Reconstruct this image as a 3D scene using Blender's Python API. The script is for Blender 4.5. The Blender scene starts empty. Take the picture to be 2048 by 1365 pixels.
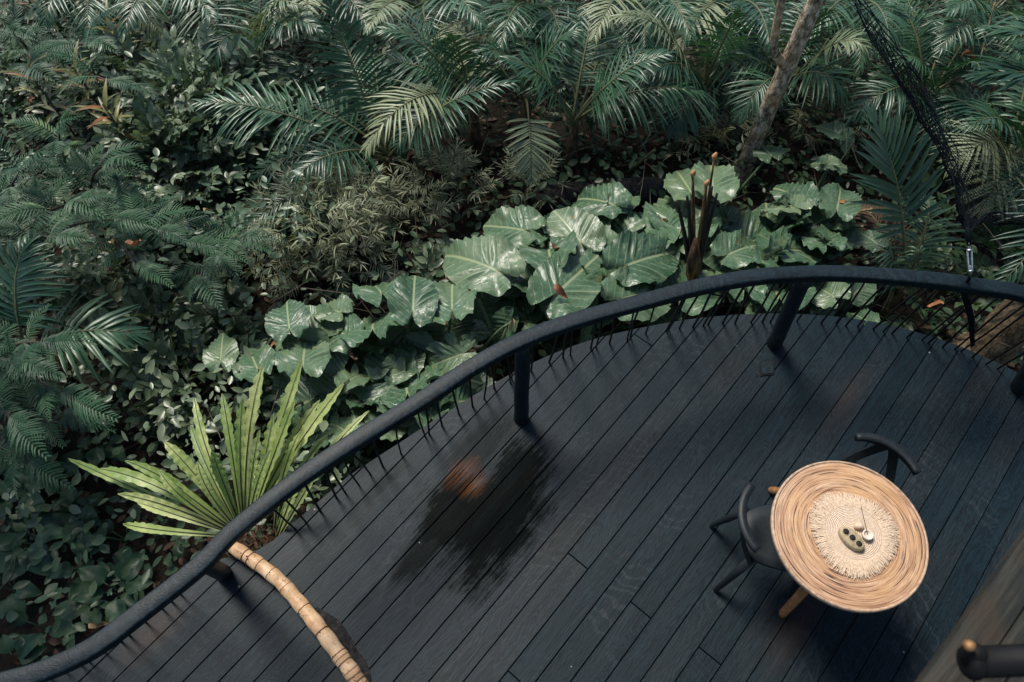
import bpy, math, random
import numpy as np
from mathutils import Vector, Matrix, Quaternion, noise

random.seed(11)
S = bpy.context.scene
COL = S.collection

# ------------------------------------------------------------------ camera
FPX, PITCH, ROLL, H = 1500.0, math.radians(59.4), math.radians(-1.6), 3.95
_c, _s = math.cos(PITCH), math.sin(PITCH)
_R0, CD, _U0 = Vector((1, 0, 0)), Vector((0, _c, -_s)), Vector((0, _s, _c))
CR = _R0 * math.cos(ROLL) + _U0 * math.sin(ROLL)
CU = _U0 * math.cos(ROLL) - _R0 * math.sin(ROLL)
CAM = Vector((0, 0, H))

cam = bpy.data.cameras.new('camera')
cam.sensor_width = 36.0
cam.lens = FPX / 2048 * 36
cam.clip_start, cam.clip_end = 0.05, 900
cam.dof.use_dof = True
cam.dof.focus_distance = 4.7
cam.dof.aperture_fstop = 5.0
cam_o = bpy.data.objects.new('camera', cam)
COL.objects.link(cam_o)
m3 = Matrix((CR, CU, -CD)).transposed()
cam_o.matrix_world = Matrix.Translation(CAM) @ m3.to_4x4()
S.camera = cam_o

# ------------------------------------------------------------------ light
SUN_EL, SUN_AZ = math.radians(58), math.radians(-35)      # azimuth from +Y, towards +X
world = bpy.data.worlds.new('World')
S.world = world
world.use_nodes = True
wn = world.node_tree
sky = wn.nodes.new('ShaderNodeTexSky')
sky.sky_type = 'NISHITA'
sky.sun_disc = False
sky.sun_elevation = SUN_EL
sky.sun_rotation = SUN_AZ
sky.dust_density = 1.0
sky.ozone_density = 1.0
sky.air_density = 1.0
wn.links.new(sky.outputs[0], wn.nodes['Background'].inputs[0])
wn.nodes['Background'].inputs[1].default_value = 0.085
sun = bpy.data.lights.new('sun', 'SUN')
sun.energy = 2.5
sun.angle = math.radians(19)
sun.color = (1.0, 0.93, 0.83)
sun_o = bpy.data.objects.new('sun', sun)
COL.objects.link(sun_o)
sd = Vector((math.sin(SUN_AZ) * math.cos(SUN_EL), math.cos(SUN_AZ) * math.cos(SUN_EL), math.sin(SUN_EL)))
sun_o.rotation_euler = sd.to_track_quat('Z', 'Y').to_euler()
S.view_settings.view_transform = 'Standard'
S.view_settings.look = 'None'
S.view_settings.gamma = 1
S.view_settings.use_curve_mapping = False
S.view_settings.exposure = 0.95

# ------------------------------------------------------------------ helpers
def at(x, y, z):
    """point of the place, at height z, on the sight line of photo pixel (x, y)"""
    d = CD + CR * ((x - 1024) / FPX) + CU * ((682.5 - y) / FPX)
    return CAM + d * ((z - H) / d.z)

def proj(p):
    q = Vector(p) - CAM
    return 1024 + FPX * q.dot(CR) / q.dot(CD), 682.5 - FPX * q.dot(CU) / q.dot(CD)

ORG = {}
GROUND = -1.15

def gz(x, y):
    return GROUND + 0.10 * noise.noise(Vector((x * .5, y * .5, 3.1))) + 0.04 * noise.noise(Vector((x * 1.7, y * 1.7, 8)))

def ground_at(x, y):
    p = at(x, y, GROUND)
    return Vector((p.x, p.y, gz(p.x, p.y)))

def mesh(name, V, F, mats, uv=None, mi=None, smooth=True):
    me = bpy.data.meshes.new(name)
    me.from_pydata([tuple(v) for v in V], [], F)
    for m in (mats if isinstance(mats, (list, tuple)) else [mats]):
        me.materials.append(m)
    if smooth:
        me.polygons.foreach_set('use_smooth', [True] * len(me.polygons))
    if mi is not None:
        me.polygons.foreach_set('material_index', mi)
    if uv is not None:
        l = me.uv_layers.new(name='UVMap')
        idx = np.empty(len(me.loops), dtype=np.int32)
        me.loops.foreach_get('vertex_index', idx)
        l.data.foreach_set('uv', np.asarray(uv, dtype=np.float32)[idx].ravel())
    me.update()
    return me

def link(name, me, parent=None):
    o = bpy.data.objects.new(name, me)
    COL.objects.link(o)
    if parent is not None:
        o.parent = parent
    return o

def tag(o, label, cat=None, group=None, kind=None):
    if label: o['label'] = label
    if cat: o['category'] = cat
    if group: o['group'] = group
    if kind: o['kind'] = kind
    return o

def thing(name, label, cat, loc=(0, 0, 0), group=None):
    o = bpy.data.objects.new(name, None)
    o.empty_display_size = 0.1
    COL.objects.link(o)
    o.location = loc
    ORG[o.name] = Vector(loc)
    return tag(o, label, cat, group)

def part(name, V, F, mats, root, parent=None, **kw):
    """mesh given in world coordinates, hung under root (or under a part of it)"""
    g = ORG[root.name]
    return link(name, mesh(name, [Vector(v) - g for v in V], F, mats, **kw), parent or root)

def tube(pts, rad, n=8, cap=True):
    """swept tube; rad is a number, a list or a function of t"""
    pts = [Vector(p) for p in pts]
    V, F = [], []
    N = len(pts)
    up = None
    for i, p in enumerate(pts):
        t = (pts[min(i + 1, N - 1)] - pts[max(i - 1, 0)]).normalized()
        if up is None:
            up = Vector((0, 0, 1)) if abs(t.z) < .9 else Vector((1, 0, 0))
        a = t.cross(up).normalized()
        b = a.cross(t).normalized()
        up = b
        r = rad(i / (N - 1)) if callable(rad) else (rad[i] if isinstance(rad, (list, tuple)) else rad)
        for k in range(n):
            w = 2 * math.pi * k / n
            V.append(p + a * (r * math.cos(w)) + b * (r * math.sin(w)))
    for i in range(N - 1):
        for k in range(n):
            k2 = (k + 1) % n
            F.append((i * n + k, i * n + k2, (i + 1) * n + k2, (i + 1) * n + k))
    if cap:
        F.append(tuple(range(n))[::-1])
        F.append(tuple((N - 1) * n + k for k in range(n)))
    return V, F

def join(parts):
    V, F = [], []
    for v, f in parts:
        o = len(V)
        V += list(v)
        F += [tuple(i + o for i in q) for q in f]
    return V, F

def bez(a, k, b, n):
    a, k, b = Vector(a), Vector(k), Vector(b)
    return [a * ((1 - t) ** 2) + k * (2 * t * (1 - t)) + b * (t * t) for t in [i / n for i in range(n + 1)]]

def catmull(P, per=8):
    P = [Vector(p) for p in P]
    Q = [P[0] * 2 - P[1]] + P + [P[-1] * 2 - P[-2]]
    out = []
    for i in range(1, len(Q) - 2):
        p0, p1, p2, p3 = Q[i - 1:i + 3]
        for k in range(per):
            t = k / per
            out.append(0.5 * ((2 * p1) + (p2 - p0) * t + (2 * p0 - 5 * p1 + 4 * p2 - p3) * t * t + (3 * p1 - p0 - 3 * p2 + p3) * t ** 3))
    out.append(P[-1])
    return out

def box_pts(x0, x1, y0, y1, z0, z1, bev=0.0):
    V = [(x, y, z) for z in (z0, z1) for y in (y0, y1) for x in (x0, x1)]
    F = [(0, 2, 3, 1), (4, 5, 7, 6), (0, 1, 5, 4), (2, 6, 7, 3), (0, 4, 6, 2), (1, 3, 7, 5)]
    return V, F

# ------------------------------------------------------------------ materials
class NB:
    def __init__(s, name):
        s.m = bpy.data.materials.new(name)
        s.m.use_nodes = True
        s.t = s.m.node_tree
        s.bsdf = s.t.nodes['Principled BSDF']
        s.out = s.t.nodes['Material Output']
    def n(s, ty, **kw):
        nd = s.t.nodes.new('ShaderNode' + ty)
        for k, v in kw.items():
            if k.startswith('i_'):
                key = k[2:].replace('_', ' ')
                nd.inputs[int(key) if key.isdigit() else key].default_value = v
            else:
                setattr(nd, k, v)
        return nd
    def l(s, a, b): s.t.links.new(a, b)
    def math(s, op, a, b=None, c=None, clamp=False):
        nd = s.n('Math', operation=op, use_clamp=clamp)
        for i, x in enumerate((a, b, c)):
            if x is None: continue
            if isinstance(x, (int, float)): nd.inputs[i].default_value = x
            else: s.l(x, nd.inputs[i])
        return nd.outputs[0]
    def mix(s, f, a, b, blend='MIX'):
        nd = s.n('MixRGB', blend_type=blend)
        for i, x in enumerate((f, a, b)):
            if isinstance(x, (int, float)): nd.inputs[i].default_value = x
            elif isinstance(x, (tuple, list)): nd.inputs[i].default_value = tuple(x) + ((1,) if len(x) == 3 else ())
            else: s.l(x, nd.inputs[i])
        return nd.outputs[0]
    def ramp(s, f, stops):
        nd = s.n('ValToRGB')
        e = nd.color_ramp.elements
        while len(e) < len(stops): e.new(0.5)
        for q, (p, c) in zip(e, stops):
            q.position = p
            q.color = (c, c, c, 1) if isinstance(c, (int, float)) else tuple(c) + (1,)
        s.l(f, nd.inputs[0])
        return nd.outputs[0]
    def noise(s, vec, scale, detail=3, rough=.5, dist=0.0):
        nd = s.n('TexNoise')
        nd.inputs['Scale'].default_value = scale
        nd.inputs['Detail'].default_value = detail
        nd.inputs['Roughness'].default_value = rough
        nd.inputs['Distortion'].default_value = dist
        if vec is not None: s.l(vec, nd.inputs['Vector'])
        return nd.outputs[0]
    def bump(s, h, strength=.3, dist=.01):
        nd = s.n('Bump')
        nd.inputs['Strength'].default_value = strength
        nd.inputs['Distance'].default_value = dist
        s.l(h, nd.inputs['Height'])
        s.l(nd.outputs[0], s.bsdf.inputs['Normal'])
    def coord(s, which='Object'): return s.n('TexCoord').outputs[which]
    def rnd(s): return s.n('ObjectInfo').outputs['Random']
    def set(s, rough=None, spec=None, metal=None):
        if rough is not None: s.bsdf.inputs['Roughness'].default_value = rough
        if spec is not None: s.bsdf.inputs['Specular IOR Level'].default_value = spec
        if metal is not None: s.bsdf.inputs['Metallic'].default_value = metal
    def color(s, c):
        if isinstance(c, tuple): s.bsdf.inputs['Base Color'].default_value = c + (1,)
        else: s.l(c, s.bsdf.inputs['Base Color'])

def leaf_material(name, c1, c2, c3=None, rough=.42, transl=.18, scale=9.0, spec=.5, amount=.5):
    """leaf green that varies from leaf to leaf (per object and over space); c3 = odd yellowed leaves"""
    b = NB(name)
    co = b.n('NewGeometry').outputs['Position']
    nz = b.noise(co, scale, 2)
    nz2 = b.noise(co, scale * 6, 2)
    f = b.math('ADD', b.math('MULTIPLY', nz, .9), b.math('MULTIPLY', b.rnd(), amount))
    f = b.math('ADD', f, b.math('MULTIPLY', nz2, .35))
    f = b.math('SUBTRACT', f, .45)
    st = [(0.1, c1), (0.85, c2)]
    if c3: st.append((1.0, c3))
    c = b.ramp(f, st)
    b.color(c)
    b.set(rough, spec)
    tr = b.n('BsdfTranslucent')
    b.l(b.mix(1.0, c, (1.1, 1.25, .55), 'MULTIPLY'), tr.inputs[0])
    mx = b.n('MixShader')
    mx.inputs[0].default_value = transl
    b.l(b.bsdf.outputs[0], mx.inputs[1])
    b.l(tr.outputs[0], mx.inputs[2])
    b.l(mx.outputs[0], b.out.inputs[0])
    return b.m

def plain(name, c, rough=.6, metal=0, spec=.4, var=.25, scale=30, bump=0.0):
    b = NB(name)
    nz = b.noise(b.coord(), scale, 4)
    lo = tuple(x * (1 - var) for x in c); hi = tuple(min(1, x * (1 + var)) for x in c)
    b.color(b.ramp(nz, [(.3, lo), (.7, hi)]))
    b.set(rough, spec, metal)
    if bump: b.bump(nz, bump, .004)
    return b.m

M = {}
M['palm'] = leaf_material('palm_leaf', (.018, .062, .034), (.066, .148, .074), (.18, .24, .11), rough=.34, scale=3.0, spec=.5)
M['palm_pale'] = leaf_material('palm_leaf_pale', (.13, .18, .095), (.29, .32, .18), rough=.40, scale=5.0, spec=.42)
M['palm_blue'] = leaf_material('palm_leaf_bluish', (.035, .085, .055), (.085, .16, .095), rough=.38, scale=5.0, spec=.42)
M['rachis'] = plain('palm_midrib', (.10, .11, .05), .5)
M['feather'] = leaf_material('feathery_leaf', (.013, .052, .028), (.050, .125, .058), (.15, .24, .06), rough=.5, scale=4.0, amount=.6, spec=.3)
M['varieg'] = leaf_material('silvery_leaf', (.06, .11, .06), (.25, .30, .20), (.46, .47, .34), rough=.36, scale=14.0, amount=.5)
M['oval'] = leaf_material('oval_leaf', (.05, .09, .05), (.22, .27, .16), rough=.34, scale=10.0)
M['fine'] = leaf_material('fine_leaf', (.17, .20, .12), (.42, .44, .28), rough=.5, scale=9.0)
M['under'] = leaf_material('undergrowth_leaf', (.020, .052, .026), (.080, .130, .055), (.19, .22, .08), rough=.42, scale=6.0, spec=.4)
M['rosette'] = leaf_material('rosette_leaf', (.016, .052, .026), (.048, .11, .05), rough=.46, scale=8.0, spec=.32)
M['croton'] = leaf_material('croton_leaf', (.06, .075, .025), (.20, .20, .06), (.30, .13, .05), rough=.4, scale=12.0, amount=.9)
M['litter'] = leaf_material('dead_leaf', (.05, .028, .016), (.16, .085, .04), (.38, .17, .07), rough=.7, transl=.08, scale=11.0, amount=.6)
M['orange'] = leaf_material('orange_dead_leaf', (.17, .065, .03), (.42, .17, .065), rough=.65, transl=.1, scale=14.0)
M['tan'] = leaf_material('tan_dead_leaf', (.34, .22, .12), (.52, .36, .20), rough=.6, transl=.1, scale=14.0)
M['twig'] = plain('twig_bark', (.055, .045, .032), .8)
M['petiole'] = plain('green_stalk', (.07, .12, .06), .5)
M['black'] = plain('black_iron', (.005, .0055, .0065), .65, 0, .2)
M['steel'] = plain('galvanised_steel', (.62, .64, .66), .32, 1.0)
M['chair'] = plain('black_painted_wood', (.009, .013, .016), .5, 0, .3, .3, 60, .05)
M['net'] = plain('black_cord', (.004, .007, .010), .9, 0, .08)
M['teak'] = plain('warm_brown_wood', (.30, .135, .05), .4, 0, .5, .4, 40)
M['slab'] = plain('deck_underside', (.006, .007, .008), .9)

def mat_alocasia():
    b = NB('elephant_ear_leaf')
    uv = b.n('UVMap').outputs[0]
    sp = b.n('SeparateXYZ'); b.l(uv, sp.inputs[0])
    ax = b.math('ABSOLUTE', sp.outputs[0])
    v = b.math('SUBTRACT', sp.outputs[1], b.math('MULTIPLY', ax, .55))
    st = b.math('ABSOLUTE', b.math('SUBTRACT', b.math('FRACT', b.math('ADD', b.math('MULTIPLY', v, 6.5), .5)), .5))
    lat = b.ramp(st, [(0.0, 1.0), (.075, 0.0)])
    mid = b.ramp(ax, [(0.0, 1.0), (.022, .9), (.034, 0.0)])
    vein = b.math('MAXIMUM', b.math('MULTIPLY', lat, .6), mid, clamp=True)
    co = b.n('NewGeometry').outputs['Position']
    nz = b.noise(co, 5, 3)
    nz2 = b.noise(co, 38, 3, .6)
    f = b.math('ADD', b.math('MULTIPLY', nz, .7), b.math('MULTIPLY', b.rnd(), .45))
    c = b.ramp(f, [(.25, (.030, .080, .042)), (.6, (.070, .136, .072)), (.95, (.145, .20, .11))])
    c = b.mix(b.ramp(nz2, [(.5, 0.0), (.75, .35)]), c, (.24, .26, .17))
    c = b.mix(b.math('MULTIPLY', vein, .75), c, (.32, .37, .20))
    old = b.math('MULTIPLY', b.ramp(b.noise(co, 13, 4, .65), [(.60, 0.0), (.70, 1.0)]), b.ramp(b.noise(co, 2.2, 2), [(.45, 0.0), (.6, 1.0)]))
    c = b.mix(b.math('MULTIPLY', old, .6), c, (.22, .19, .07))
    b.color(c)
    b.l(b.math('ADD', b.math('MULTIPLY', nz2, .28), .22), b.bsdf.inputs['Roughness'])
    b.bsdf.inputs['Specular IOR Level'].default_value = .5
    b.bump(b.math('ADD', b.math('MULTIPLY', vein, -1.0), b.math('MULTIPLY', nz2, .6)), .35, .006)
    tr = b.n('BsdfTranslucent'); b.l(c, tr.inputs[0])
    mx = b.n('MixShader'); mx.inputs[0].default_value = .14
    b.l(b.bsdf.outputs[0], mx.inputs[1]); b.l(tr.outputs[0], mx.inputs[2]); b.l(mx.outputs[0], b.out.inputs[0])
    return b.m
M['aloc'] = mat_alocasia()

def mat_fern():
    b = NB('lime_fern_frond')
    uv = b.n('UVMap').outputs[0]
    sp = b.n('SeparateXYZ'); b.l(uv, sp.inputs[0])
    co = b.n('NewGeometry').outputs['Position']
    nz = b.noise(co, 7, 3)
    rib = b.math('SINE', b.math('MULTIPLY', sp.outputs[1], 420.0))
    f = b.math('ADD', nz, b.math('MULTIPLY', b.math('SUBTRACT', b.rnd(), .5), .5))
    c = b.ramp(f, [(.2, (.17, .27, .065)), (.5, (.33, .42, .13)), (.85, (.58, .62, .27))])
    # dark spore specks
    vo = b.n('TexVoronoi'); vo.inputs['Scale'].default_value = 38; b.l(co, vo.inputs['Vector'])
    sp2 = b.ramp(vo.outputs['Distance'], [(0.0, 1.0), (.10, 1.0), (.16, 0.0)])
    gate = b.ramp(b.noise(co, 21, 1), [(.55, 0.0), (.62, 1.0)])
    c = b.mix(b.math('MULTIPLY', b.math('MULTIPLY', sp2, gate), .85), c, (.05, .06, .02))
    b.color(c)
    b.set(.42, .45)
    b.bump(rib, .12, .003)
    tr = b.n('BsdfTranslucent'); b.l(c, tr.inputs[0])
    mx = b.n('MixShader'); mx.inputs[0].default_value = .3
    b.l(b.bsdf.outputs[0], mx.inputs[1]); b.l(tr.outputs[0], mx.inputs[2]); b.l(mx.outputs[0], b.out.inputs[0])
    return b.m
M['fern'] = mat_fern()
M['fernrib'] = plain('dark_fern_midrib', (.035, .03, .018), .5)

# deck frame: local +X along the planks, +Y to their left
AZ = math.radians(41.9)
DU, DV = Vector((math.sin(AZ), math.cos(AZ), 0)), Vector((-math.cos(AZ), math.sin(AZ), 0))
def to_deck(p): return Vector((Vector(p).dot(DU), Vector(p).dot(DV), p[2]))

def mat_deck(name='dark_stained_plank', rail=False):
    b = NB(name)
    co = b.coord()
    r = b.rnd()
    off = b.n('CombineXYZ'); b.l(b.math('MULTIPLY', r, 37.0), off.inputs[2])
    ad = b.n('VectorMath', operation='ADD'); b.l(co, ad.inputs[0]); b.l(off.outputs[0], ad.inputs[1])
    mp = b.n('Mapping'); mp.inputs['Scale'].default_value = (1.0, 7.0, 1.0) if not rail else (2, 2, 2)
    b.l(ad.outputs[0], mp.inputs[0])
    base_n = b.noise(mp.outputs[0], 1.6, 4, .6, 1.2)
    # cathedral grain: rings of a warped field
    wv = b.math('SINE', b.math('MULTIPLY', base_n, 95.0))
    mp2 = b.n('Mapping'); mp2.inputs['Scale'].default_value = (3.0, 110.0, 3.0) if not rail else (60, 60, 60)
    b.l(ad.outputs[0], mp2.inputs[0])
    fine = b.noise(mp2.outputs[0], 1.0, 3, .6)
    blot = b.noise(ad.outputs[0], 1.3, 3, .55)
    c = b.ramp(b.math('ADD', b.math('MULTIPLY', blot, .75), b.math('MULTIPLY', r, .35)),
               [(.25, (.0026, .0094, .0135)), (.5, (.0046, .0126, .0178)), (.72, (.0100, .0165, .0205)), (.95, (.022, .0215, .0205))])
    g = b.math('ADD', b.math('MULTIPLY', wv, .22), b.math('MULTIPLY', fine, 1.0))
    gm = b.ramp(g, [(.05, .5), (.5, .95), (.95, 1.9)])
    c = b.mix(1.0, c, gm, 'MULTIPLY')
    # pale sanding arcs and scuffs
    sw = b.n('TexWave', wave_type='RINGS', rings_direction='Z'); sw.inputs['Scale'].default_value = 5.0; sw.inputs['Distortion'].default_value = 13.0; sw.inputs['Detail'].default_value = 3.0; sw.inputs['Detail Scale'].default_value = 1.2
    b.l(ad.outputs[0], sw.inputs['Vector'])
    scuff = b.math('MULTIPLY', b.ramp(sw.outputs['Fac'], [(.78, 0.0), (.98, 1.0)]), b.ramp(b.noise(ad.outputs[0], 2.3, 2), [(.52, 0.0), (.72, 1.0)]))
    scuff = b.math('MULTIPLY', scuff, b.ramp(fine, [(.35, .2), (.65, 1.0)]))
    c = b.mix(b.math('MULTIPLY', scuff, .30), c, (.075, .08, .085))
    rough = b.math('ADD', b.math('MULTIPLY', blot, .22), .40)
    if rail:
        sc_ = b.math('MULTIPLY', b.ramp(b.noise(co, 34, 5, .7), [(.60, 0.0), (.72, 1.0)]), b.ramp(b.noise(co, 4, 2), [(.45, 0.0), (.65, 1.0)]))
        c = b.mix(b.math('MULTIPLY', sc_, .4), c, (.08, .08, .08))
    if not rail:
        sp = b.n('SeparateXYZ'); b.l(co, sp.inputs[0])
        mps = b.n('Mapping'); mps.inputs['Scale'].default_value = (2.2, 8.0, 2.0); b.l(co, mps.inputs[0])
        wn1 = b.math('ADD', b.math('MULTIPLY', b.noise(co, 5, 6, .72), .5), b.math('MULTIPLY', b.noise(mps.outputs[0], 2.0, 6, .75), .5))
        def blob(px, py, ru, rv, ang=0.0, rag=1.1, soft=.32):
            q = to_deck(at(px, py, 0))
            dx = b.math('SUBTRACT', sp.outputs[0], q.x); dy = b.math('SUBTRACT', sp.outputs[1], q.y)
            ca, sa = math.cos(ang), math.sin(ang)
            ex = b.math('DIVIDE', b.math('ADD', b.math('MULTIPLY', dx, ca), b.math('MULTIPLY', dy, sa)), ru)
            ey = b.math('DIVIDE', b.math('SUBTRACT', b.math('MULTIPLY', dy, ca), b.math('MULTIPLY', dx, sa)), rv)
            d = b.math('SQRT', b.math('ADD', b.math('MULTIPLY', ex, ex), b.math('MULTIPLY', ey, ey)))
            d = b.math('ADD', d, b.math('MULTIPLY', b.math('SUBTRACT', wn1, .5), rag))
            d = b.math('ADD', d, b.math('MULTIPLY', b.math('SUBTRACT', fine, .5), rag * .5))
            return b.ramp(d, [(1 - soft, 1.0), (1.0, 0.0)]) if soft < 1 else b.ramp(d, [(0.0, 1.0), (1.0, 0.0)])
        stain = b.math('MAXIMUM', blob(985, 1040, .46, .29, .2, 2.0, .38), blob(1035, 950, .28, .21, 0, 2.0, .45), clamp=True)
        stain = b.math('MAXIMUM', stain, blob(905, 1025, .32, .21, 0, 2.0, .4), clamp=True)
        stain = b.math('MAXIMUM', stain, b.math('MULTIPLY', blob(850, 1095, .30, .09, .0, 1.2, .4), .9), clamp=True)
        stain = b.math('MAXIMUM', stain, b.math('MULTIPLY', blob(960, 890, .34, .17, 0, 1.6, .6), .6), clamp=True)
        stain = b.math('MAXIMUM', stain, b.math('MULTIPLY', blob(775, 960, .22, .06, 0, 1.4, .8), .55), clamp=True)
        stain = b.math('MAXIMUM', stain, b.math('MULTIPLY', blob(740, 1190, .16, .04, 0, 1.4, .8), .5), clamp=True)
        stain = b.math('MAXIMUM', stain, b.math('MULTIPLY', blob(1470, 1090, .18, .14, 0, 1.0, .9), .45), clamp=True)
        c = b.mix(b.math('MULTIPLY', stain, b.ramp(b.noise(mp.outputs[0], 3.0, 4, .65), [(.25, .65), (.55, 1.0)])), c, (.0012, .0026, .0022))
        gold = b.math('MAXIMUM', blob(922, 945, .14, .08, .0, 2.0, .8), blob(948, 970, .13, .08, .0, 2.0, .8))
        gold = b.math('MULTIPLY', gold, b.ramp(fine, [(.3, .15), (.6, 1.0)]))
        gold = b.math('MULTIPLY', gold, b.ramp(b.noise(mp2.outputs[0], 1.4, 5, .7), [(.38, 0.0), (.62, 1.0)]))
        c = b.mix(b.math('MULTIPLY', gold, .75), c, (.22, .075, .020))
        brown = b.math('MAXIMUM', blob(310, 1265, .28, .12, 0, .6, .9), blob(1600, 1240, .35, .10, 0, .8, .9))
        brown = b.math('MAXIMUM', brown, b.math('MULTIPLY', blob(700, 880, .4, .10, 0, .8, .9), .35))
        brown = b.math('MAXIMUM', brown, b.math('MULTIPLY', blob(1690, 800, .35, .08, 0, .8, .9), .45))
        c = b.mix(b.math('MULTIPLY', brown, .55), c, (.040, .024, .018))
        # tiny pale specks of debris
        vo = b.n('TexVoronoi'); vo.inputs['Scale'].default_value = 5.5; b.l(co, vo.inputs['Vector'])
        c = b.mix(b.ramp(vo.outputs['Distance'], [(0.0, .8), (.024, .8), (.032, 0.0)]), c, (.35, .35, .31))
        rough = b.math('SUBTRACT', rough, b.math('MULTIPLY', stain, .10))
    b.color(c)
    b.l(rough, b.bsdf.inputs['Roughness'])
    if rail: b.bsdf.inputs['Specular IOR Level'].default_value = .22
    else: b.l(b.math('SUBTRACT', .18, b.math('MULTIPLY', stain, .16)), b.bsdf.inputs['Specular IOR Level'])
    b.bump(g, .28, .0020)
    return b.m
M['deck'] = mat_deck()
M['rail'] = mat_deck('dark_stained_rail', True)

def mat_ground():
    b = NB('forest_floor')
    co = b.coord()
    n1 = b.noise(co, 3, 5, .6); n2 = b.noise(co, 28, 5, .7)
    c = b.ramp(n2, [(.3, (.010, .008, .006)), (.55, (.030, .021, .014)), (.75, (.075, .048, .03))])
    c = b.mix(b.ramp(n1, [(.5, 0.0), (.65, .6)]), c, (.014, .024, .012))
    b.color(c); b.set(.9, .2)
    b.bump(n2, .9, .03)
    return b.m
M['ground'] = mat_ground()

def mat_bark(name, c0, c1, c2, spots, warm=None, stretch=(1, 1, .35)):
    b = NB(name)
    mp = b.n('Mapping'); mp.inputs['Scale'].default_value = stretch
    b.l(b.coord(), mp.inputs[0])
    n1 = b.noise(mp.outputs[0], 24, 6, .75); n2 = b.noise(mp.outputs[0], 42, 5, .75); n3 = b.noise(mp.outputs[0], 6, 2)
    c = b.ramp(n1, [(.40, c0), (.5, c1), (.60, c2)])
    c = b.mix(b.ramp(n2, [(.55, 0.0), (.66, .75)]), c, spots)
    if warm: c = b.mix(b.ramp(n3, [(.5, 0.0), (.7, .5)]), c, warm)
    b.color(c); b.set(.85, .25)
    b.bump(b.math('ADD', n1, n2), .7, .012)
    return b.m
M['bark'] = mat_bark('mottled_lichen_bark', (.09, .07, .05), (.34, .27, .18), (.66, .56, .43), (.035, .035, .025), (.55, .28, .11), (1, 1, .6))
M['charred'] = mat_bark('fibrous_brown_trunk', (.04, .022, .012), (.15, .085, .04), (.28, .17, .08), (.012, .010, .009), None, (1, 1, .12))
M['blackstalk'] = plain('blackened_stalk', (.016, .013, .011), .6, var=.5)
M['bud'] = plain('orange_bud', (.42, .22, .09), .6)
M['mossy'] = mat_bark('mossy_trunk', (.02, .02, .012), (.09, .065, .038), (.20, .15, .09), (.012, .014, .009), (.16, .09, .04), (1, 1, .3))
M['log'] = mat_bark('black_rotten_log', (.008, .008, .009), (.016, .016, .018), (.04, .035, .03), (.006, .006, .007))

def mat_stem():
    b = NB('tan_ringed_palm_stem')
    uv = b.n('UVMap').outputs[0]
    co = b.coord()
    n1 = b.noise(co, 14, 4, .6); n2 = b.noise(co, 60, 4, .6)
    c = b.ramp(n1, [(.3, (.36, .20, .09)), (.55, (.56, .37, .21)), (.75, (.66, .49, .33))])
    c = b.mix(b.ramp(n2, [(.58, 0.0), (.68, .7)]), c, (.16, .09, .05))
    b.color(c); b.set(.5, .4)
    b.bump(n2, .25, .004)
    return b.m
M['stem'] = mat_stem()
M['stemring'] = plain('brown_leaf_scar', (.20, .10, .055), .7)
M['pore'] = plain('dark_root_spot', (.02, .014, .01), .8)

def polar(b):
    sp = b.n('SeparateXYZ'); b.l(b.coord(), sp.inputs[0])
    x, y = sp.outputs[0], sp.outputs[1]
    r = b.math('SQRT', b.math('ADD', b.math('MULTIPLY', x, x), b.math('MULTIPLY', y, y)))
    rs = b.math('MAXIMUM', r, .001)
    return r, b.math('DIVIDE', x, rs), b.math('DIVIDE', y, rs)

def mat_rattan():
    b = NB('coiled_rattan')
    r, cx, cy = polar(b)
    def ringnoise(sr, sa, det=3):
        cv = b.n('CombineXYZ')
        b.l(b.math('MULTIPLY', r, sr), cv.inputs[0]); b.l(b.math('MULTIPLY', cx, sa), cv.inputs[1]); b.l(b.math('MULTIPLY', cy, sa), cv.inputs[2])
        return b.noise(cv.outputs[0], 1.0, det, .55)
    a = ringnoise(190, 1.6); d = ringnoise(150, 1.3, 2); e = ringnoise(420, 4.0); w = ringnoise(12, .9, 2)
    c = b.ramp(a, [(.36, (.26, .13, .07)), (.48, (.46, .28, .165)), (.66, (.60, .42, .28))])
    c = b.mix(b.ramp(e, [(.5, 0.0), (.64, .75)]), c, (.26, .13, .085))
    c = b.mix(b.ramp(w, [(.45, 0.0), (.7, .45)]), c, (.62, .38, .17))
    c = b.mix(b.ramp(d, [(.60, 0.0), (.64, .95)]), c, (.06, .035, .03))
    b.color(c); b.set(.5, .4)
    b.bump(b.math('ADD', a, b.math('MULTIPLY', d, -.7)), .5, .004)
    return b.m
M['rattan'] = mat_rattan()
M['rim'] = plain('table_rim', (.42, .29, .20), .5, var=.35, scale=50)

def mat_weave():
    b = NB('cream_woven_straw')
    r, cx, cy = polar(b)
    ring = b.math('SINE', b.math('MULTIPLY', r, 900.0))
    n1 = b.noise(b.coord(), 160, 3)
    c = b.ramp(b.math('ADD', n1, b.math('MULTIPLY', ring, .1)), [(.3, (.50, .38, .27)), (.55, (.66, .52, .39)), (.8, (.76, .63, .49))])
    b.color(c); b.set(.8, .2)
    b.bump(b.math('ADD', ring, n1), .6, .002)
    return b.m
M['weave'] = mat_weave()
M['fringe'] = plain('cream_straw_fringe', (.60, .46, .33), .8, var=.25, scale=120)
M['clay'] = plain('pale_clay', (.36, .29, .18), .75, var=.25, scale=80)
M['white'] = plain('cream_wax', (.70, .60, .50), .7, 0, .15, var=.08)
M['hole'] = plain('dark_hole', (.012, .011, .009), .8)

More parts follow.
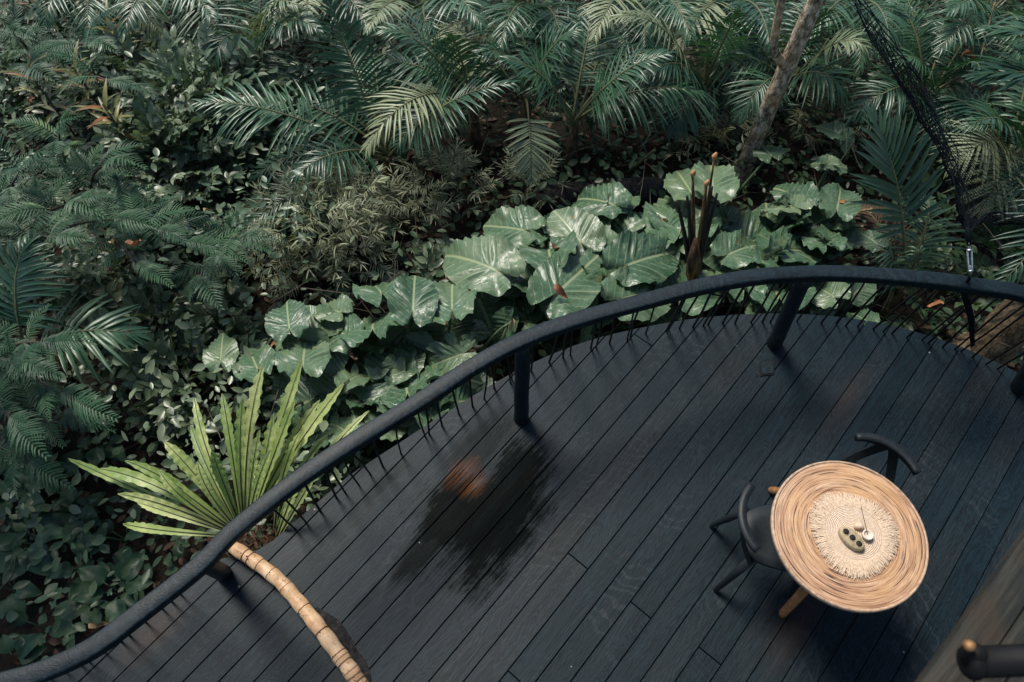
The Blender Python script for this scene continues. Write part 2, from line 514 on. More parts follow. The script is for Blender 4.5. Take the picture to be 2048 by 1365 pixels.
def mat_weathered():
    b = NB('weathered_grey_board')
    mp = b.n('Mapping'); mp.inputs['Scale'].default_value = (2.5, 30, 30)
    b.l(b.coord(), mp.inputs[0])
    n1 = b.noise(mp.outputs[0], 1.0, 5, .65); n2 = b.noise(b.coord(), 9, 3)
    c = b.ramp(n1, [(.3, (.004, .006, .006)), (.5, (.015, .018, .016)), (.7, (.055, .052, .042))])
    c = b.mix(b.ramp(n2, [(.45, 0.0), (.65, .5)]), c, (.045, .030, .018))
    b.color(c); b.set(.75, .3)
    b.bump(n1, .8, .006)
    return b.m
M['weathered'] = mat_weathered()
M['brass'] = plain('worn_brass', (.36, .20, .09), .6, .5)

# ------------------------------------------------------------------ ground
def build_ground():
    n = 90
    V, F = [], []
    # fine centre, stretching out to the horizon
    def ax(i):
        t = (i / n) * 2 - 1
        return 9 * t if abs(t) < .8 else math.copysign(7.2 + (abs(t) - .8) ** 2 * 9000, t)
    for j in range(n + 1):
        for i in range(n + 1):
            x, y = ax(i), ax(j) + 3
            V.append((x, y, gz(x, y)))
    for j in range(n):
        for i in range(n):
            a = j * (n + 1) + i
            F.append((a, a + 1, a + n + 2, a + n + 1))
    tag(link('ground', mesh('ground', V, F, M['ground'])), None, None, None, 'structure')
build_ground()

# ------------------------------------------------------------------ deck
EDGE = [at(x, y, 0) for x, y in [(-700, 1600), (-350, 1470), (-150, 1400), (0, 1355), (100, 1322), (200, 1283), (300, 1212), (400, 1132), (470, 1112),
        (520, 1098), (580, 1055), (640, 1000), (700, 950), (800, 885), (900, 820), (1000, 760), (1100, 710), (1200, 675), (1300, 652), (1400, 636),
        (1500, 628), (1600, 628), (1700, 636), (1800, 655), (1900, 685), (1993, 724), (2048, 753), (2150, 820), (2300, 945), (2450, 1130)]]
EDGE = catmull(EDGE, 6)
EV = [to_deck(p) for p in EDGE]          # local y decreases from left to right
ev_y = np.array([-p.y for p in EV]); ev_x = np.array([p.x for p in EV])
o_ = np.argsort(ev_y); ev_y, ev_x = ev_y[o_], ev_x[o_]
def u_end(v): return float(np.interp(-v, ev_y, ev_x))

RZ = math.atan2(DU.y, DU.x)
U0 = -3.2
def build_deck():
    vmin, vmax = -ev_y[-1], -ev_y[0]
    # dark body under the boards
    vs = np.linspace(vmin, vmax, 70)
    V, F = [], []
    for v in vs:
        for z in (-.16, -.034):
            V.append((U0, v, z)); V.append((max(U0 + .01, u_end(v) - .012), v, z))
    for i in range(len(vs) - 1):
        a, b_ = i * 4, i * 4 + 4
        F += [(a + 2, a + 3, b_ + 3, b_ + 2), (a, b_, b_ + 1, a + 1), (a + 1, b_ + 1, b_ + 3, a + 3), (a, a + 2, b_ + 2, b_)]
    F += [(0, 1, 3, 2), tuple(len(V) - 4 + k for k in (0, 2, 3, 1))]
    deck = link('deck', mesh('deck', V, F, M['slab'], smooth=False))
    deck.rotation_euler.z = RZ
    tag(deck, None, None, None, 'structure')
    PW, GAP = 0.130, 0.0040
    rng = random.Random(5)
    v = vmax - .02
    joints = {}
    for (x, y) in [(1155, 1122), (1275, 1215), (1405, 1300), (1025, 1350), (1290, 683), (560, 1185)]:
        q = to_deck(at(x, y, 0)); joints.setdefault(int((vmax - .02 - q.y) / PW), []).append(q.x)
    i = 0
    # opening for the leaning palm stem
    hq = [to_deck(at(x, y, 0)) for x, y in [(640, 1215), (690, 1262), (722, 1312), (745, 1372), (775, 1440)]]
    hole_y = [q.y for q in hq]; hole_x = [q.x for q in hq]
    while v - PW > vmin:
        w = PW * rng.uniform(.97, 1.03)
        va, vb = v - w + GAP / 2, v - GAP / 2
        cuts = sorted(joints.get(i, []))
        segs = []
        start = U0
        for cu in cuts:
            segs.append((start, cu - .002)); start = cu + .002
        segs.append((start, None))
        dz = rng.uniform(-.0012, .0012)
        for (ua, ub) in segs:
            ns = 6
            top = []
            for k in range(ns + 1):
                vv = va + (vb - va) * k / ns
                e = u_end(vv) if ub is None else ub
                top.append((e, vv))
            if max(e for e, _ in top) < ua + .03: continue
            loop = [(ua, vb), (ua, va)] + [(max(e, ua + .01), vv) for e, vv in top]
            nL = len(loop)
            # the chamfered top edge, then the sides
            cx = sum(p[0] for p in loop) / nL; cy = (va + vb) / 2
            V = []
            for (zz, ins) in ((-.030, 0), (-.0025, 0), (0, .0022)):
                for (x, y) in loop:
                    yy = min(max(y, va + ins), vb - ins)
                    xx = x + ins if abs(x - ua) < 1e-6 else x - ins
                    V.append((xx, yy, zz + dz))
            F = []
            for lay in range(2):
                for k in range(nL):
                    k2 = (k + 1) % nL
                    F.append((lay * nL + k, lay * nL + k2, (lay + 1) * nL + k2, (lay + 1) * nL + k))
            F.append(tuple(2 * nL + k for k in range(nL)))
            link('plank', mesh('plank', V, F, M['deck'], smooth=False), deck)
        v -= w
        i += 1
    return deck
deck = build_deck()

# small square lid let into the planks
def build_hatch():
    pts = [at(x, y, 0) for x, y in [(1517, 725), (1550, 722), (1547, 750), (1520, 753)]]
    c = sum(pts, Vector()) / 4
    r = thing('deck_lid', 'small square wooden lid let into the deck near the leaning rail post', 'lid', c)
    ins = [c + (p - c) * .86 for p in pts]
    V = [Vector((p.x, p.y, .003)) for p in ins] + [Vector((p.x, p.y, .012)) for p in [c + (q - c) * .97 for q in ins]]
    F = [(0, 1, 5, 4), (1, 2, 6, 5), (2, 3, 7, 6), (3, 0, 4, 7), (4, 5, 6, 7)]
    part('lid', V, F, M['rail'], r, smooth=False)
    V, F = [], []
    for k in range(4):
        a, b_ = pts[k], pts[(k + 1) % 4]
        a2, b2 = ins[k], ins[(k + 1) % 4]
        o = len(V)
        for z in (.002, .007):
            V += [Vector((q.x, q.y, z)) for q in (a, b_, b2, a2)]
        F += [(o + 4, o + 5, o + 6, o + 7), (o, o + 1, o + 5, o + 4), (o + 3, o + 7, o + 6, o + 2)]
    part('frame', V, F, M['slab'], r, smooth=False)
build_hatch()

# ------------------------------------------------------------------ railing
RZH = 0.86
RAILPX = [(-330, 1440), (-150, 1403), (0, 1368), (88, 1342), (189, 1294), (286, 1222), (400, 1131), (470, 1060), (600, 957), (720, 877), (850, 797), (950, 731), (1045, 681),
          (1150, 642), (1300, 600), (1400, 574), (1500, 556), (1600, 548), (1700, 548), (1850, 559), (1950, 572), (2048, 589), (2200, 640), (2400, 760)]
RAIL = catmull([at(x, y, RZH) for x, y in RAILPX], 6)
def rail_near(p):
    return min(RAIL, key=lambda q: (q.x - p[0]) ** 2 + (q.y - p[1]) ** 2)

def build_railing():
    r = thing('railing', 'curving dark wooden handrail on round posts around the edge of the deck', 'railing', RAIL[len(RAIL) // 2] * 1)
    # handrail: a rounded, slightly irregular timber section swept along the curve
    prof = [(-.041, -.028), (-.043, .012), (-.0425, .019), (-.040, .024), (-.034, .0265), (.0, .029), (.034, .0265), (.040, .024), (.0425, .019), (.043, .012), (.041, -.028), (.034, -.034), (-.034, -.034)]
    V, F = [], []
    n = len(prof)
    for i, p in enumerate(RAIL):
        t = (RAIL[min(i + 1, len(RAIL) - 1)] - RAIL[max(i - 1, 0)]).normalized()
        sd_ = Vector((t.y, -t.x, 0))
        k = 1 + .05 * noise.noise(p * 3.0)
        for j, (a, b_) in enumerate(prof):
            wob = 1 + .04 * noise.noise(p * 5 + Vector((j * 7.7, 0, 0)))
            V.append(p + sd_ * (a * k * wob * .90) + Vector((0, 0, b_ * k * wob * .86)))
    for i in range(len(RAIL) - 1):
        for j in range(n):
            j2 = (j + 1) % n
            F.append((i * n + j, i * n + j2, (i + 1) * n + j2, (i + 1) * n + j))
    F += [tuple(range(n))[::-1], tuple((len(RAIL) - 1) * n + j for j in range(n))]
    part('handrail', V, F, M['rail'], r)
    # posts
    for (bx, by, tx, ty, rad) in [(1042, 838, 1046, 682, .040), (1548, 688, 1612, 548, .043), (2038, 778, 2135, 615, .045), (446, 1146, 404, 1124, .04)]:
        a = at(bx, by, 0.0); b_ = at(tx, ty, RZH - .015)
        pts = [a.lerp(b_, t) + Vector((.004 * noise.noise(Vector((t * 4, bx, 0))), 0, 0)) for t in [i / 7 for i in range(8)]]
        V, F = tube(pts, lambda t: rad * (1.06 - .10 * t), 16)
        part('post', V, F, M['rail'], r)
    # thin iron balusters, irregularly spaced, from the deck's rim up to the rail
    rng = random.Random(3)
    z1 = [(70, 558), (82, 545), (212, 482), (335, 422), (430, 387), (480, 372), (620, 327), (655, 322), (748, 292), (868, 267), (890, 257), (995, 227), (1135, 207), (1150, 202), (1225, 192), (1318, 182), (1388, 172), (1420, 167), (1520, 157), (1605, 157)]
    px = [(1000 + x / 3.412, 600 + y / 3.412) for x, y in z1]
    z3 = [(8, 152), (85, 150), (140, 150), (322, 142), (487, 155), (590, 155), (655, 172), (737, 180), (842, 198), (910, 215), (970, 228), (1070, 255), (1175, 272), (1217, 293), (1315, 322), (1400, 335), (1440, 350), (1520, 390), (1610, 440), (1690, 470)]
    px += [(1500 + x / 3.412, 600 + y / 3.412) for x, y in z3]
    px += [(590, 1058), (612, 1045), (640, 1022), (672, 995), (690, 985), (716, 968), (740, 948), (765, 932), (802, 908), (850, 872), (858, 868), (884, 851), (918, 828), (945, 812), (968, 797), (988, 775)]
    for q in range(16):
        px.append((-40 + q * 27 + rng.uniform(-8, 8), None))
    edge = [p for p in EDGE]
    for (x, y) in px:
        if y is None:
            # hidden under the rail on the left
            e = min(edge, key=lambda p: abs(proj(p)[0] - x)); a = Vector((e.x, e.y, 0)) - Vector((0, .05, 0)) + Vector((.03, 0, 0))
        else:
            a = at(x, y, 0)
        ax_, ay_ = proj(a); nx, ny = ax_ - 1049, ay_ - 1570; nx *= 1.25 if nx > 0 else 1.0
        def off_(q_):
            bx_, by_ = proj(q_); dx, dy = bx_ - ax_, by_ - ay_
            return abs(dx * ny - dy * nx) / math.hypot(nx, ny) + (1000 if dx * nx + dy * ny < 0 else 0)
        q = min(RAIL, key=off_)
        top = Vector((q.x + rng.uniform(-.022, .022), q.y + rng.uniform(-.012, .012), RZH - .03))
        mid = a.lerp(top, .5) + Vector((rng.uniform(-.008, .008), rng.uniform(-.008, .008), 0))
        V, F = tube([a - Vector((0, 0, .01)), mid, top], .0058 * rng.uniform(.85, 1.15), 6)
        part('baluster', V, F, M['black'], r)
build_railing()

# ------------------------------------------------------------------ furniture
TC = at(1699, 1065, .72); TC.z = 0
def lathe(prof, n=64, c=(0, 0, 0)):
    V, F = [], []
    c = Vector(c)
    for i, (r, z) in enumerate(prof):
        for k in range(n):
            a = 2 * math.pi * k / n
            V.append(c + Vector((r * math.cos(a), r * math.sin(a), z)))
    for i in range(len(prof) - 1):
        for k in range(n):
            k2 = (k + 1) % n
            F.append((i * n + k, i * n + k2, (i + 1) * n + k2, (i + 1) * n + k))
    F.append(tuple((len(prof) - 1) * n + k for k in range(n)))
    F.append(tuple(range(n))[::-1])
    return V, F

def build_table():
    r = thing('rattan_table', 'round table with coiled rattan top and warm brown wooden legs', 'table', TC)
    R = .326
    prof = [(R - .03, .680), (R - .002, .688), (R - .001, .716)]
    nr = 34
    for k in range(nr):
        ra = (R - .006) * (1 - k / nr); rb = (R - .006) * (1 - (k + .5) / nr)
        prof += [(ra, .7155), (rb, .7192)]
    prof += [(.003, .718)]
    V, F = lathe(prof, 72, TC)
    part('tabletop', V, F, M['rattan'], r)
    ring = [(R - .001, .690), (R + .004, .694), (R + .005, .712), (R + .002, .720), (R - .005, .7215), (R - .007, .717)]
    V, F = lathe(ring, 72, TC)
    part('rim', V, F[:-2], M['rim'], r)
    feet = [at(1563, 1230, 0), at(1541, 981, 0), TC + Vector((.28, .10, 0))]
    for f_ in feet:
        top = TC + (f_ - TC) * .35; top.z = .685; f_ = f_.copy(); f_.z = 0.004
        V, F = tube([f_, f_.lerp(top, .04), f_.lerp(top, .5), top], [.017, .021, .024, .022], 12)
        part('leg', V, F, M['teak'], r)
    V, F = lathe([(.10, .655), (.13, .66), (.13, .678), (.10, .6795)], 32, TC)
    part('apron', V, F, M['teak'], r)
build_table()

MC = at(1707, 1066, .725); MC.z = 0
def build_mat():
    r = thing('straw_placemat', 'cream woven straw placemat with a ragged fringe on the round table', 'placemat', (MC.x, MC.y, .7225))
    R = .132
    prof = [(R, .7228), (R, .727)]
    for k in range(22):
        prof += [(R * (1 - (k + .5) / 22), .7278 - .001 * (k % 2)), ]
    V, F = lathe(prof, 56, MC)
    part('woven_disc', V, F, M['weave'], r)
    rng = random.Random(9)
    parts = []
    for k in range(1500):
        a = rng.uniform(0, 2 * math.pi); L = rng.uniform(.045, .074) * (1 + .15 * math.sin(a * 3 + 1)); w = rng.uniform(.0012, .0026)
        d = Vector((math.cos(a), math.sin(a), 0)); s_ = Vector((-d.y, d.x, 0)); bend = rng.uniform(-.5, .5)
        p0 = MC + d * (R - .014); p0.z = .7265 + rng.uniform(0, .003)
        p1 = p0 + (d + s_ * bend * .4).normalized() * L * .5 + Vector((0, 0, rng.uniform(.001, .006)))
        p2 = p1 + (d + s_ * bend).normalized() * L * .5; p2.z = .7235 + rng.uniform(0, .005)
        parts.append(([p0 - s_ * w, p0 + s_ * w, p1 + s_ * w, p1 - s_ * w, p2 + s_ * w * .4, p2 - s_ * w * .4], [(0, 1, 2, 3), (3, 2, 4, 5)]))
    V, F = join(parts)
    o = part('fringe', V, F, M['fringe'], r)
    o['kind'] = 'stuff'
build_mat()

def build_holder():
    c = at(1704, 1077, .75)
    a = at(1688, 1062, .755); b_ = at(1719, 1091, .755)
    ax = (b_ - a); ax.z = 0; ax.normalize(); sx = Vector((-ax.y, ax.x, 0))
    r = thing('clay_holder', 'small oval clay holder with three round holes on the placemat', 'holder', (c.x, c.y, .728))
    V, F = [], []
    n = 28
    prof = [(.95, .728), (1.0, .74), (.96, .752), (.86, .757)]
    for (k, z) in prof:
        for i in range(n):
            w = 2 * math.pi * i / n
            V.append(Vector((c.x, c.y, z)) + ax * (.062 * k * math.cos(w)) + sx * (.036 * k * math.sin(w)))
    for j in range(len(prof) - 1):
        for i in range(n):
            i2 = (i + 1) % n
            F.append((j * n + i, j * n + i2, (j + 1) * n + i2, (j + 1) * n + i))
    F += [tuple((len(prof) - 1) * n + i for i in range(n))]
    part('body', V, F, M['clay'], r)
    for t in (-.034, .0, .034):
        q = Vector((c.x, c.y, 0)) + ax * t
        V, F = lathe([(.0165, .7572), (.0160, .7592), (.0138, .7592), (.0133, .758)], 18, q)
        part('hole_rim', V, F[:-2], M['clay'], r)
        V, F = lathe([(.0136, .7575), (.0135, .7581)], 18, q)
        part('hole', V, F, M['hole'], r)
    # white cup with a black incense stick
    d = at(1736, 1070, .75); d.z = 0
    r2 = thing('incense_cup', 'tiny white cup with a thin black incense stick beside the clay holder', 'cup', (d.x, d.y, .728))
    V, F = lathe([(.014, .7285), (.021, .735), (.023, .752), (.020, .754), (.017, .752), (.016, .747)], 24, d)
    part('cup', V, F, M['white'], r2)
    e = at(1722, 1014, .80)
    V, F = tube([Vector((d.x, d.y, .748)), e], .0014, 6)
    part('stick', V, F, M['black'], r2)
    g = at(1722, 1055, .75); g.z = 0
    r3 = thing('driftwood_piece', 'small crooked pale wood piece between clay holder and white cup', 'wood piece', (g.x, g.y, .728))
    V, F = tube([g + Vector((-.020, .004, .732)), g + Vector((-.008, .008, .742)), g + Vector((.004, .005, .743)), g + Vector((.014, .010, .733))], [.008, .015, .013, .007], 10)
    part('wood', V, F, M['fringe'], r3)
build_holder()

def build_chair(loc, face, label):
    """face = direction the sitter looks"""
    f_ = Vector((face[0], face[1], 0)).normalized(); s_ = Vector((f_.y, -f_.x, 0))
    L = Vector((loc[0], loc[1], 0))
    def W(a, b_, z): return L + s_ * a + f_ * b_ + Vector((0, 0, z))
    r = thing('black_chair', label, 'chair', L, 'black chairs at the rattan table')
    # seat: rounded trapezoid, dished
    V, F = [], []
    n = 32
    def outline(k, w):
        c_, s2 = math.cos(w), math.sin(w)
        p = .62
        x = math.copysign(abs(c_) ** p, c_); y = math.copysign(abs(s2) ** p, s2)
        return x * (.155 + .028 * y) * k, y * .165 * k
    lay = [(.96, .425), (1.0, .432), (1.0, .447), (.96, .455), (.6, .449), (.2, .446)]
    for k, z in lay:
        for i in range(n):
            x, y = outline(k, 2 * math.pi * i / n)
            V.append(W(x, y, z))
    for j in range(len(lay) - 1):
        for i in range(n):
            i2 = (i + 1) % n
            F.append((j * n + i, j * n + i2, (j + 1) * n + i2, (j + 1) * n + i))
    F += [tuple((len(lay) - 1) * n + i for i in range(n)), tuple(range(n))[::-1]]
    part('seat', V, F, M['chair'], r)
    for (x, y, fx, fy) in [(-.12, -.13, -.165, -.20), (.12, -.13, .165, -.20), (-.13, .12, -.165, .17), (.13, .12, .165, .17)]:
        V, F = tube([W(fx, fy, .002), W(fx, fy, .03), W((x + fx) / 2, (y + fy) / 2, .22), W(x, y, .43)], [.012, .014, .019, .021], 10)
        part('leg', V, F, M['chair'], r)
    # curved top rail of the back
    V, F = [], []
    nn = 20
    R = .22
    for i in range(nn + 1):
        w = math.radians(-42 + 84 * i / nn)
        tap = .75 + .25 * math.cos(w * 1.7)
        for (dr, z) in [(-.014, .705), (.010, .702), (.020, .738), (.018, .747), (-.018, .748), (-.021, .738)]:
            rr = R + dr * tap
            V.append(W(rr * math.sin(w), -.225 + R - rr * math.cos(w), .690 + (z - .726) * tap))
    for i in range(nn):
        for j in range(6):
            j2 = (j + 1) % 6
            F.append((i * 6 + j, (i + 1) * 6 + j, (i + 1) * 6 + j2, i * 6 + j2))
    F += [tuple(range(6)), tuple(nn * 6 + j for j in range(6))[::-1]]
    part('top_rail', V, F, M['chair'], r)
    # two broad struts spreading from the middle of the rail down to the seat's rear corners
    for s2 in (-1, 1):
        a0 = W(s2 * .020, -.222, .680); b0 = W(s2 * .125, -.135, .44)
        V, F = [], []
        for i in range(9):
            t = i / 8
            p = a0.lerp(b0, t) - f_ * (.012 * math.sin(math.pi * t))
            hw = .024 - .006 * t
            V += [p - s_ * hw - f_ * .008, p + s_ * hw - f_ * .008, p + s_ * hw + f_ * .008, p - s_ * hw + f_ * .008]
        for i in range(8):
            for j in range(4):
                j2 = (j + 1) % 4
                F.append((i * 4 + j, i * 4 + j2, (i + 1) * 4 + j2, (i + 1) * 4 + j))
        F += [(3, 2, 1, 0), (32, 33, 34, 35)]
        part('back_strut', V, F, M['chair'], r, smooth=False)
build_chair((1.215, .972), (1, -.10), 'black wooden chair with seat showing, left of the round table')
build_chair((1.600, 1.130), (-.62, -.78), 'black wooden chair with curved back rail, behind the round table')

# ------------------------------------------------------------------ leaning palm stem on the deck
def build_stem():
    pts = [(440, 1080, .04), (450, 1086, .06), (470, 1097, .075), (515, 1127, .075), (560, 1163, .07), (600, 1208, .065), (640, 1258, .06), (677, 1308, .05), (707, 1350, .03), (740, 1405, -.05), (790, 1500, -.3)]
    P = [at(x, y, z) for x, y, z in pts]
    r = thing('fallen_palm_stem', 'tan ringed palm stem bending low across the deck through a slot', 'palm stem', P[6])
    C = catmull(P, 10)
    n = len(C)
    ring_t = []
    V, F = tube(C, lambda t: .037 * (.88 + .24 * t) + .002 * math.sin(t * 90), 18)
    body = part('stem', V, F, M['stem'], r)
    rng = random.Random(2)
    i = 14
    while i < n - 14:
        t = i / (n - 1)
        rad = .037 * (.88 + .24 * t) + .0032
        tg = (C[i + 1] - C[i - 1]).normalized()
        tilt = Vector((rng.uniform(-.006, .006), rng.uniform(-.006, .006), 0))
        V, F = tube([C[i] - tg * .003, C[i] - tg * .001, C[i] + tg * .001, C[i] + tg * .003], [rad - .003, rad, rad, rad - .003], 18, False)
        part('leaf_scar', [v + tilt * ((v - C[i]).dot(tilt) * 60) for v in V], F, M['stemring'], r)
        up = Vector((0, 0, 1)); sd_ = tg.cross(up).normalized()
        for _ in range(rng.choice([1, 2, 2, 3])):
            w = rng.uniform(-.2, 1.1)
            q = C[i] + tg * rng.uniform(-.012, .012) + (up * math.cos(w) - sd_ * math.sin(w) * -1) * (rad - .002)
            nrm = (q - C[i]).normalized()
            e1 = nrm.cross(tg).normalized(); e2 = nrm.cross(e1)
            V = [q + (e1 * math.cos(k * 1.047) + e2 * math.sin(k * 1.047)) * .0034 for k in range(6)] + [q + nrm * .003]
            part('root_spot', V, [(k, (k + 1) % 6, 6) for k in range(6)], M['pore'], r)
        i += rng.choice([2, 4, 5, 7, 9])
    # the irregular slot beside it, its dark depth painted as a strip on the planks
    rim = [(636, 1214), (655, 1225), (675, 1240), (690, 1258), (706, 1280), (717, 1300), (727, 1322), (738, 1345), (748, 1372), (766, 1410)]
    A = [at(x, y, .0) for x, y in rim]
    B = [at(x - 34, y + 12, .0) for x, y in rim]
    V, F = [], []
    for a, b_ in zip(A, B):
        k = .012 * noise.noise(a * 40)
        V += [Vector((a.x + k, a.y + k, .0035)), Vector((a.x + k - .004, a.y + k - .004, .010)), Vector((b_.x, b_.y, .006)), Vector((b_.x, b_.y, .002))]
    for i in range(len(A) - 1):
        for j in range(3):
            F.append((i * 4 + j, (i + 1) * 4 + j, (i + 1) * 4 + j + 1, i * 4 + j + 1))
    part('painted_slot', V, F, M['log'], r)
build_stem()

# ------------------------------------------------------------------ bird's nest fern
def strap(base, ctrl, tip, wmax, rng, n=34):
    C = bez(base, ctrl, tip, n)
    V, F, UV = [], [], []
    mid = []
    ph = rng.uniform(0, 6); fr = rng.uniform(15, 19)
    for i, p in enumerate(C):
        t = i / n
        tg = (C[min(i + 1, n)] - C[max(i - 1, 0)]).normalized()
        sd_ = tg.cross(Vector((0, 0, 1)))
        # face the rosette's inside and the sky
        if sd_.length < .05: sd_ = Vector((1, 0, 0))
        sd_.normalize(); nm = sd_.cross(tg).normalized()
        w = wmax * (min(1, (t * 1.35 + .07)) ** .9) * (1 - max(0, (t - .72) / .28) ** 2.2) + .003
        ru = t * min(1, t * 2)
        for a in (-1, -.55, 0, .55, 1):
            ed = abs(a) ** 1.6
            wave = math.sin(fr * 2.2 * t * 2 + ph + a * 1.3) * .50 * ed * ru
            wv2 = 1 + .16 * math.sin(fr * 4 * t + a * 2 + ph) * ed * ru
            V.append(p + sd_ * (w * a * wv2) + nm * (w * (abs(a) * .22 + wave)))
            UV.append((a, t))
        mid.append(p + nm * .004)
    for i in range(n):
        for j in range(4):
            F.append((i * 5 + j, i * 5 + j + 1, (i + 1) * 5 + j + 1, (i + 1) * 5 + j))
    return V, F, UV, mid

def build_fern():
    rng = random.Random(21)
    c = at(486, 1074, -.12)
    r = thing('birds_nest_fern', 'lime green fern rosette with wavy strap fronds growing beside the deck edge', 'fern', c)
    # (tip px, tip z, base px, width, arch)
    spec = [(137, 918, -.25, .038, .16), (200, 938, -.05, .056, .16), (246, 1048, -.25, .044, .12), (303, 938, .12, .054, .14), (328, 884, .25, .060, .12), 
            (424, 902, .35, .056, .08), (395, 925, .22, .046, .1), (486, 797, .45, .050, .06), (527, 730, .50, .064, .06), (547, 828, .45, .048, .04),
            (604, 720, .48, .056, .07), (688, 768, .40, .062, .10), (590, 800, .40, .050, .05), (640, 800, .30, .048, .08), (738, 822, .05, .034, .14),
            (628, 955, .05, .034, .10), (655, 870, .2, .036, .1), (520, 860, .5, .042, .04), (275, 1005, -.15, .046, .14)]
    for k_ in range(11):
        a = -2.85 + 2.0 * (k_ + rng.uniform(.2, .8)) / 11; q = rng.uniform(150, 300)
        spec.append((486 + math.cos(a) * q * 1.05, 1074 + math.sin(a) * q, rng.uniform(.0, .4), rng.uniform(.036, .052), rng.uniform(.06, .18)))
    for (x, y, z, w, ar) in spec:
        tip = at(x, y, z)
        d = tip - c; d.z = 0
        b0 = c + d.normalized() * .035
        if x > 600 and y > 815: b0 = at(548, 1092, -.16)
        sdw = (tip - b0).cross(Vector((0, 0, 1))).normalized() * rng.uniform(-.07, .07)
        ctrl = b0.lerp(tip, .55) + Vector((0, 0, ar)) + sdw
        V, F, UV, mid = strap(b0, ctrl, tip, w * .53, rng)
        o = part('frond', V, F, M['fern'], r, uv=UV)
        if z < -.2 and x < 150 or x > 730: o['label'] = 'yellowing narrow frond'
        V, F = tube(mid, lambda t: .0042 * (1 - .75 * t), 5)
        part('midrib', V, F, M['fernrib'], r, o)
    # brown fibrous crown of litter
    parts = []
    for k in range(160):
        a = rng.uniform(0, 6.28); rr = rng.uniform(0, .16)
        p = at(512, 1082, -.06) + Vector((math.cos(a) * rr * 1.3, math.sin(a) * rr * .7, rng.uniform(-.06, .03)))
        d = Vector((rng.uniform(-1, 1), rng.uniform(-1, 1), rng.uniform(-.3, .5))).normalized(); s_ = d.orthogonal().normalized()
        L = rng.uniform(.03, .07); w = rng.uniform(.004, .014)
        parts.append(([p, p + d * L * .5 + s_ * w, p + d * L, p + d * L * .5 - s_ * w], [(0, 1, 2, 3)]))
    V, F = join(parts)
    o = part('crown_litter', V, F, M['litter'], r); o['kind'] = 'stuff'
build_fern()

# ------------------------------------------------------------------ elephant-ear plants
_TH = np.radians([0, 12, 28, 55, 90, 120, 145, 164, 180])
_RR = np.array([1.0, .90, .80, .70, .62, .56, .54, .40, .07])
def aloc_leaf(L, hw, rng, torn=False, na=72, nr=7):
    """blade in its own frame: stalk joint at 0, tip at +Y; returns V, F, UV"""
    V, F, UV = [], [], []
    ph = rng.uniform(0, 6); fold = rng.uniform(.04, .22); droop = rng.uniform(.08, .30); lob = rng.uniform(.0, .25)
    V.append(Vector((0, 0, 0))); UV.append((0, 0))
    kx = hw / .62
    twist = rng.uniform(-.15, .15)
    for k in range(1, nr + 1):
        q = (k / nr)
        for i in range(na):
            th = 2 * math.pi * i / na
            a = th if th <= math.pi else 2 * math.pi - th
            rr = float(np.interp(a, _TH, _RR))
            edge = 1 + .018 * math.sin(th * 13 + ph) + .012 * math.sin(th * 29 + ph * 2)
            if torn:
                edge *= 1 - .42 * max(0, math.sin(a * 9 + ph)) ** 2 * (a > .25) * (a < 2.6) * q
            x = math.sin(th) * rr * q * edge; y = math.cos(th) * rr * q * edge
            v = y - .55 * abs(x)
            cor = .032 * math.cos(2 * math.pi * 6.5 * v) * min(1, abs(x) * 6) * min(1, q * 2)
            z = fold * abs(x) - droop * max(0, y) ** 2 - lob * max(0, -y) ** 1.5 * .8
            z += cor + .045 * q ** 3 * math.sin(th * 6 + ph) + .02 * q ** 3 * math.sin(th * 11 + ph * 3) + twist * x * y
            V.append(Vector((x * kx, y * L, z * L))); UV.append((x, y))
    for i in range(na):
        i2 = (i + 1) % na
        F.append((0, 1 + i2, 1 + i))
    for k in range(nr - 1):
        for i in range(na):
            i2 = (i + 1) % na
            F.append((1 + k * na + i, 1 + k * na + i2, 1 + (k + 1) * na + i2, 1 + (k + 1) * na + i))
    # notch: drop the faces right behind the joint
    V2 = V
    return V2, F, UV

Z5 = lambda *q: (680 + q[0] / 2.923, 350 + q[1] / 2.923, 680 + q[2] / 2.923, 350 + q[3] / 2.923, q[4] / 2.923) + tuple(q[5:])
Z4 = lambda *q: (q[0] / 2.923, 450 + q[1] / 2.923, q[2] / 2.923, 450 + q[3] / 2.923, q[4] / 2.923) + tuple(q[5:])
Z3 = lambda *q: (1348 + q[0] / 2.923, q[1] / 2.923, 1348 + q[2] / 2.923, q[3] / 2.923, q[4] / 2.923) + tuple(q[5:])
Z6 = lambda *q: (1348 + q[0] / 2.923, 350 + q[1] / 2.923, 1348 + q[2] / 2.923, 350 + q[3] / 2.923, q[4] / 2.923) + tuple(q[5:])
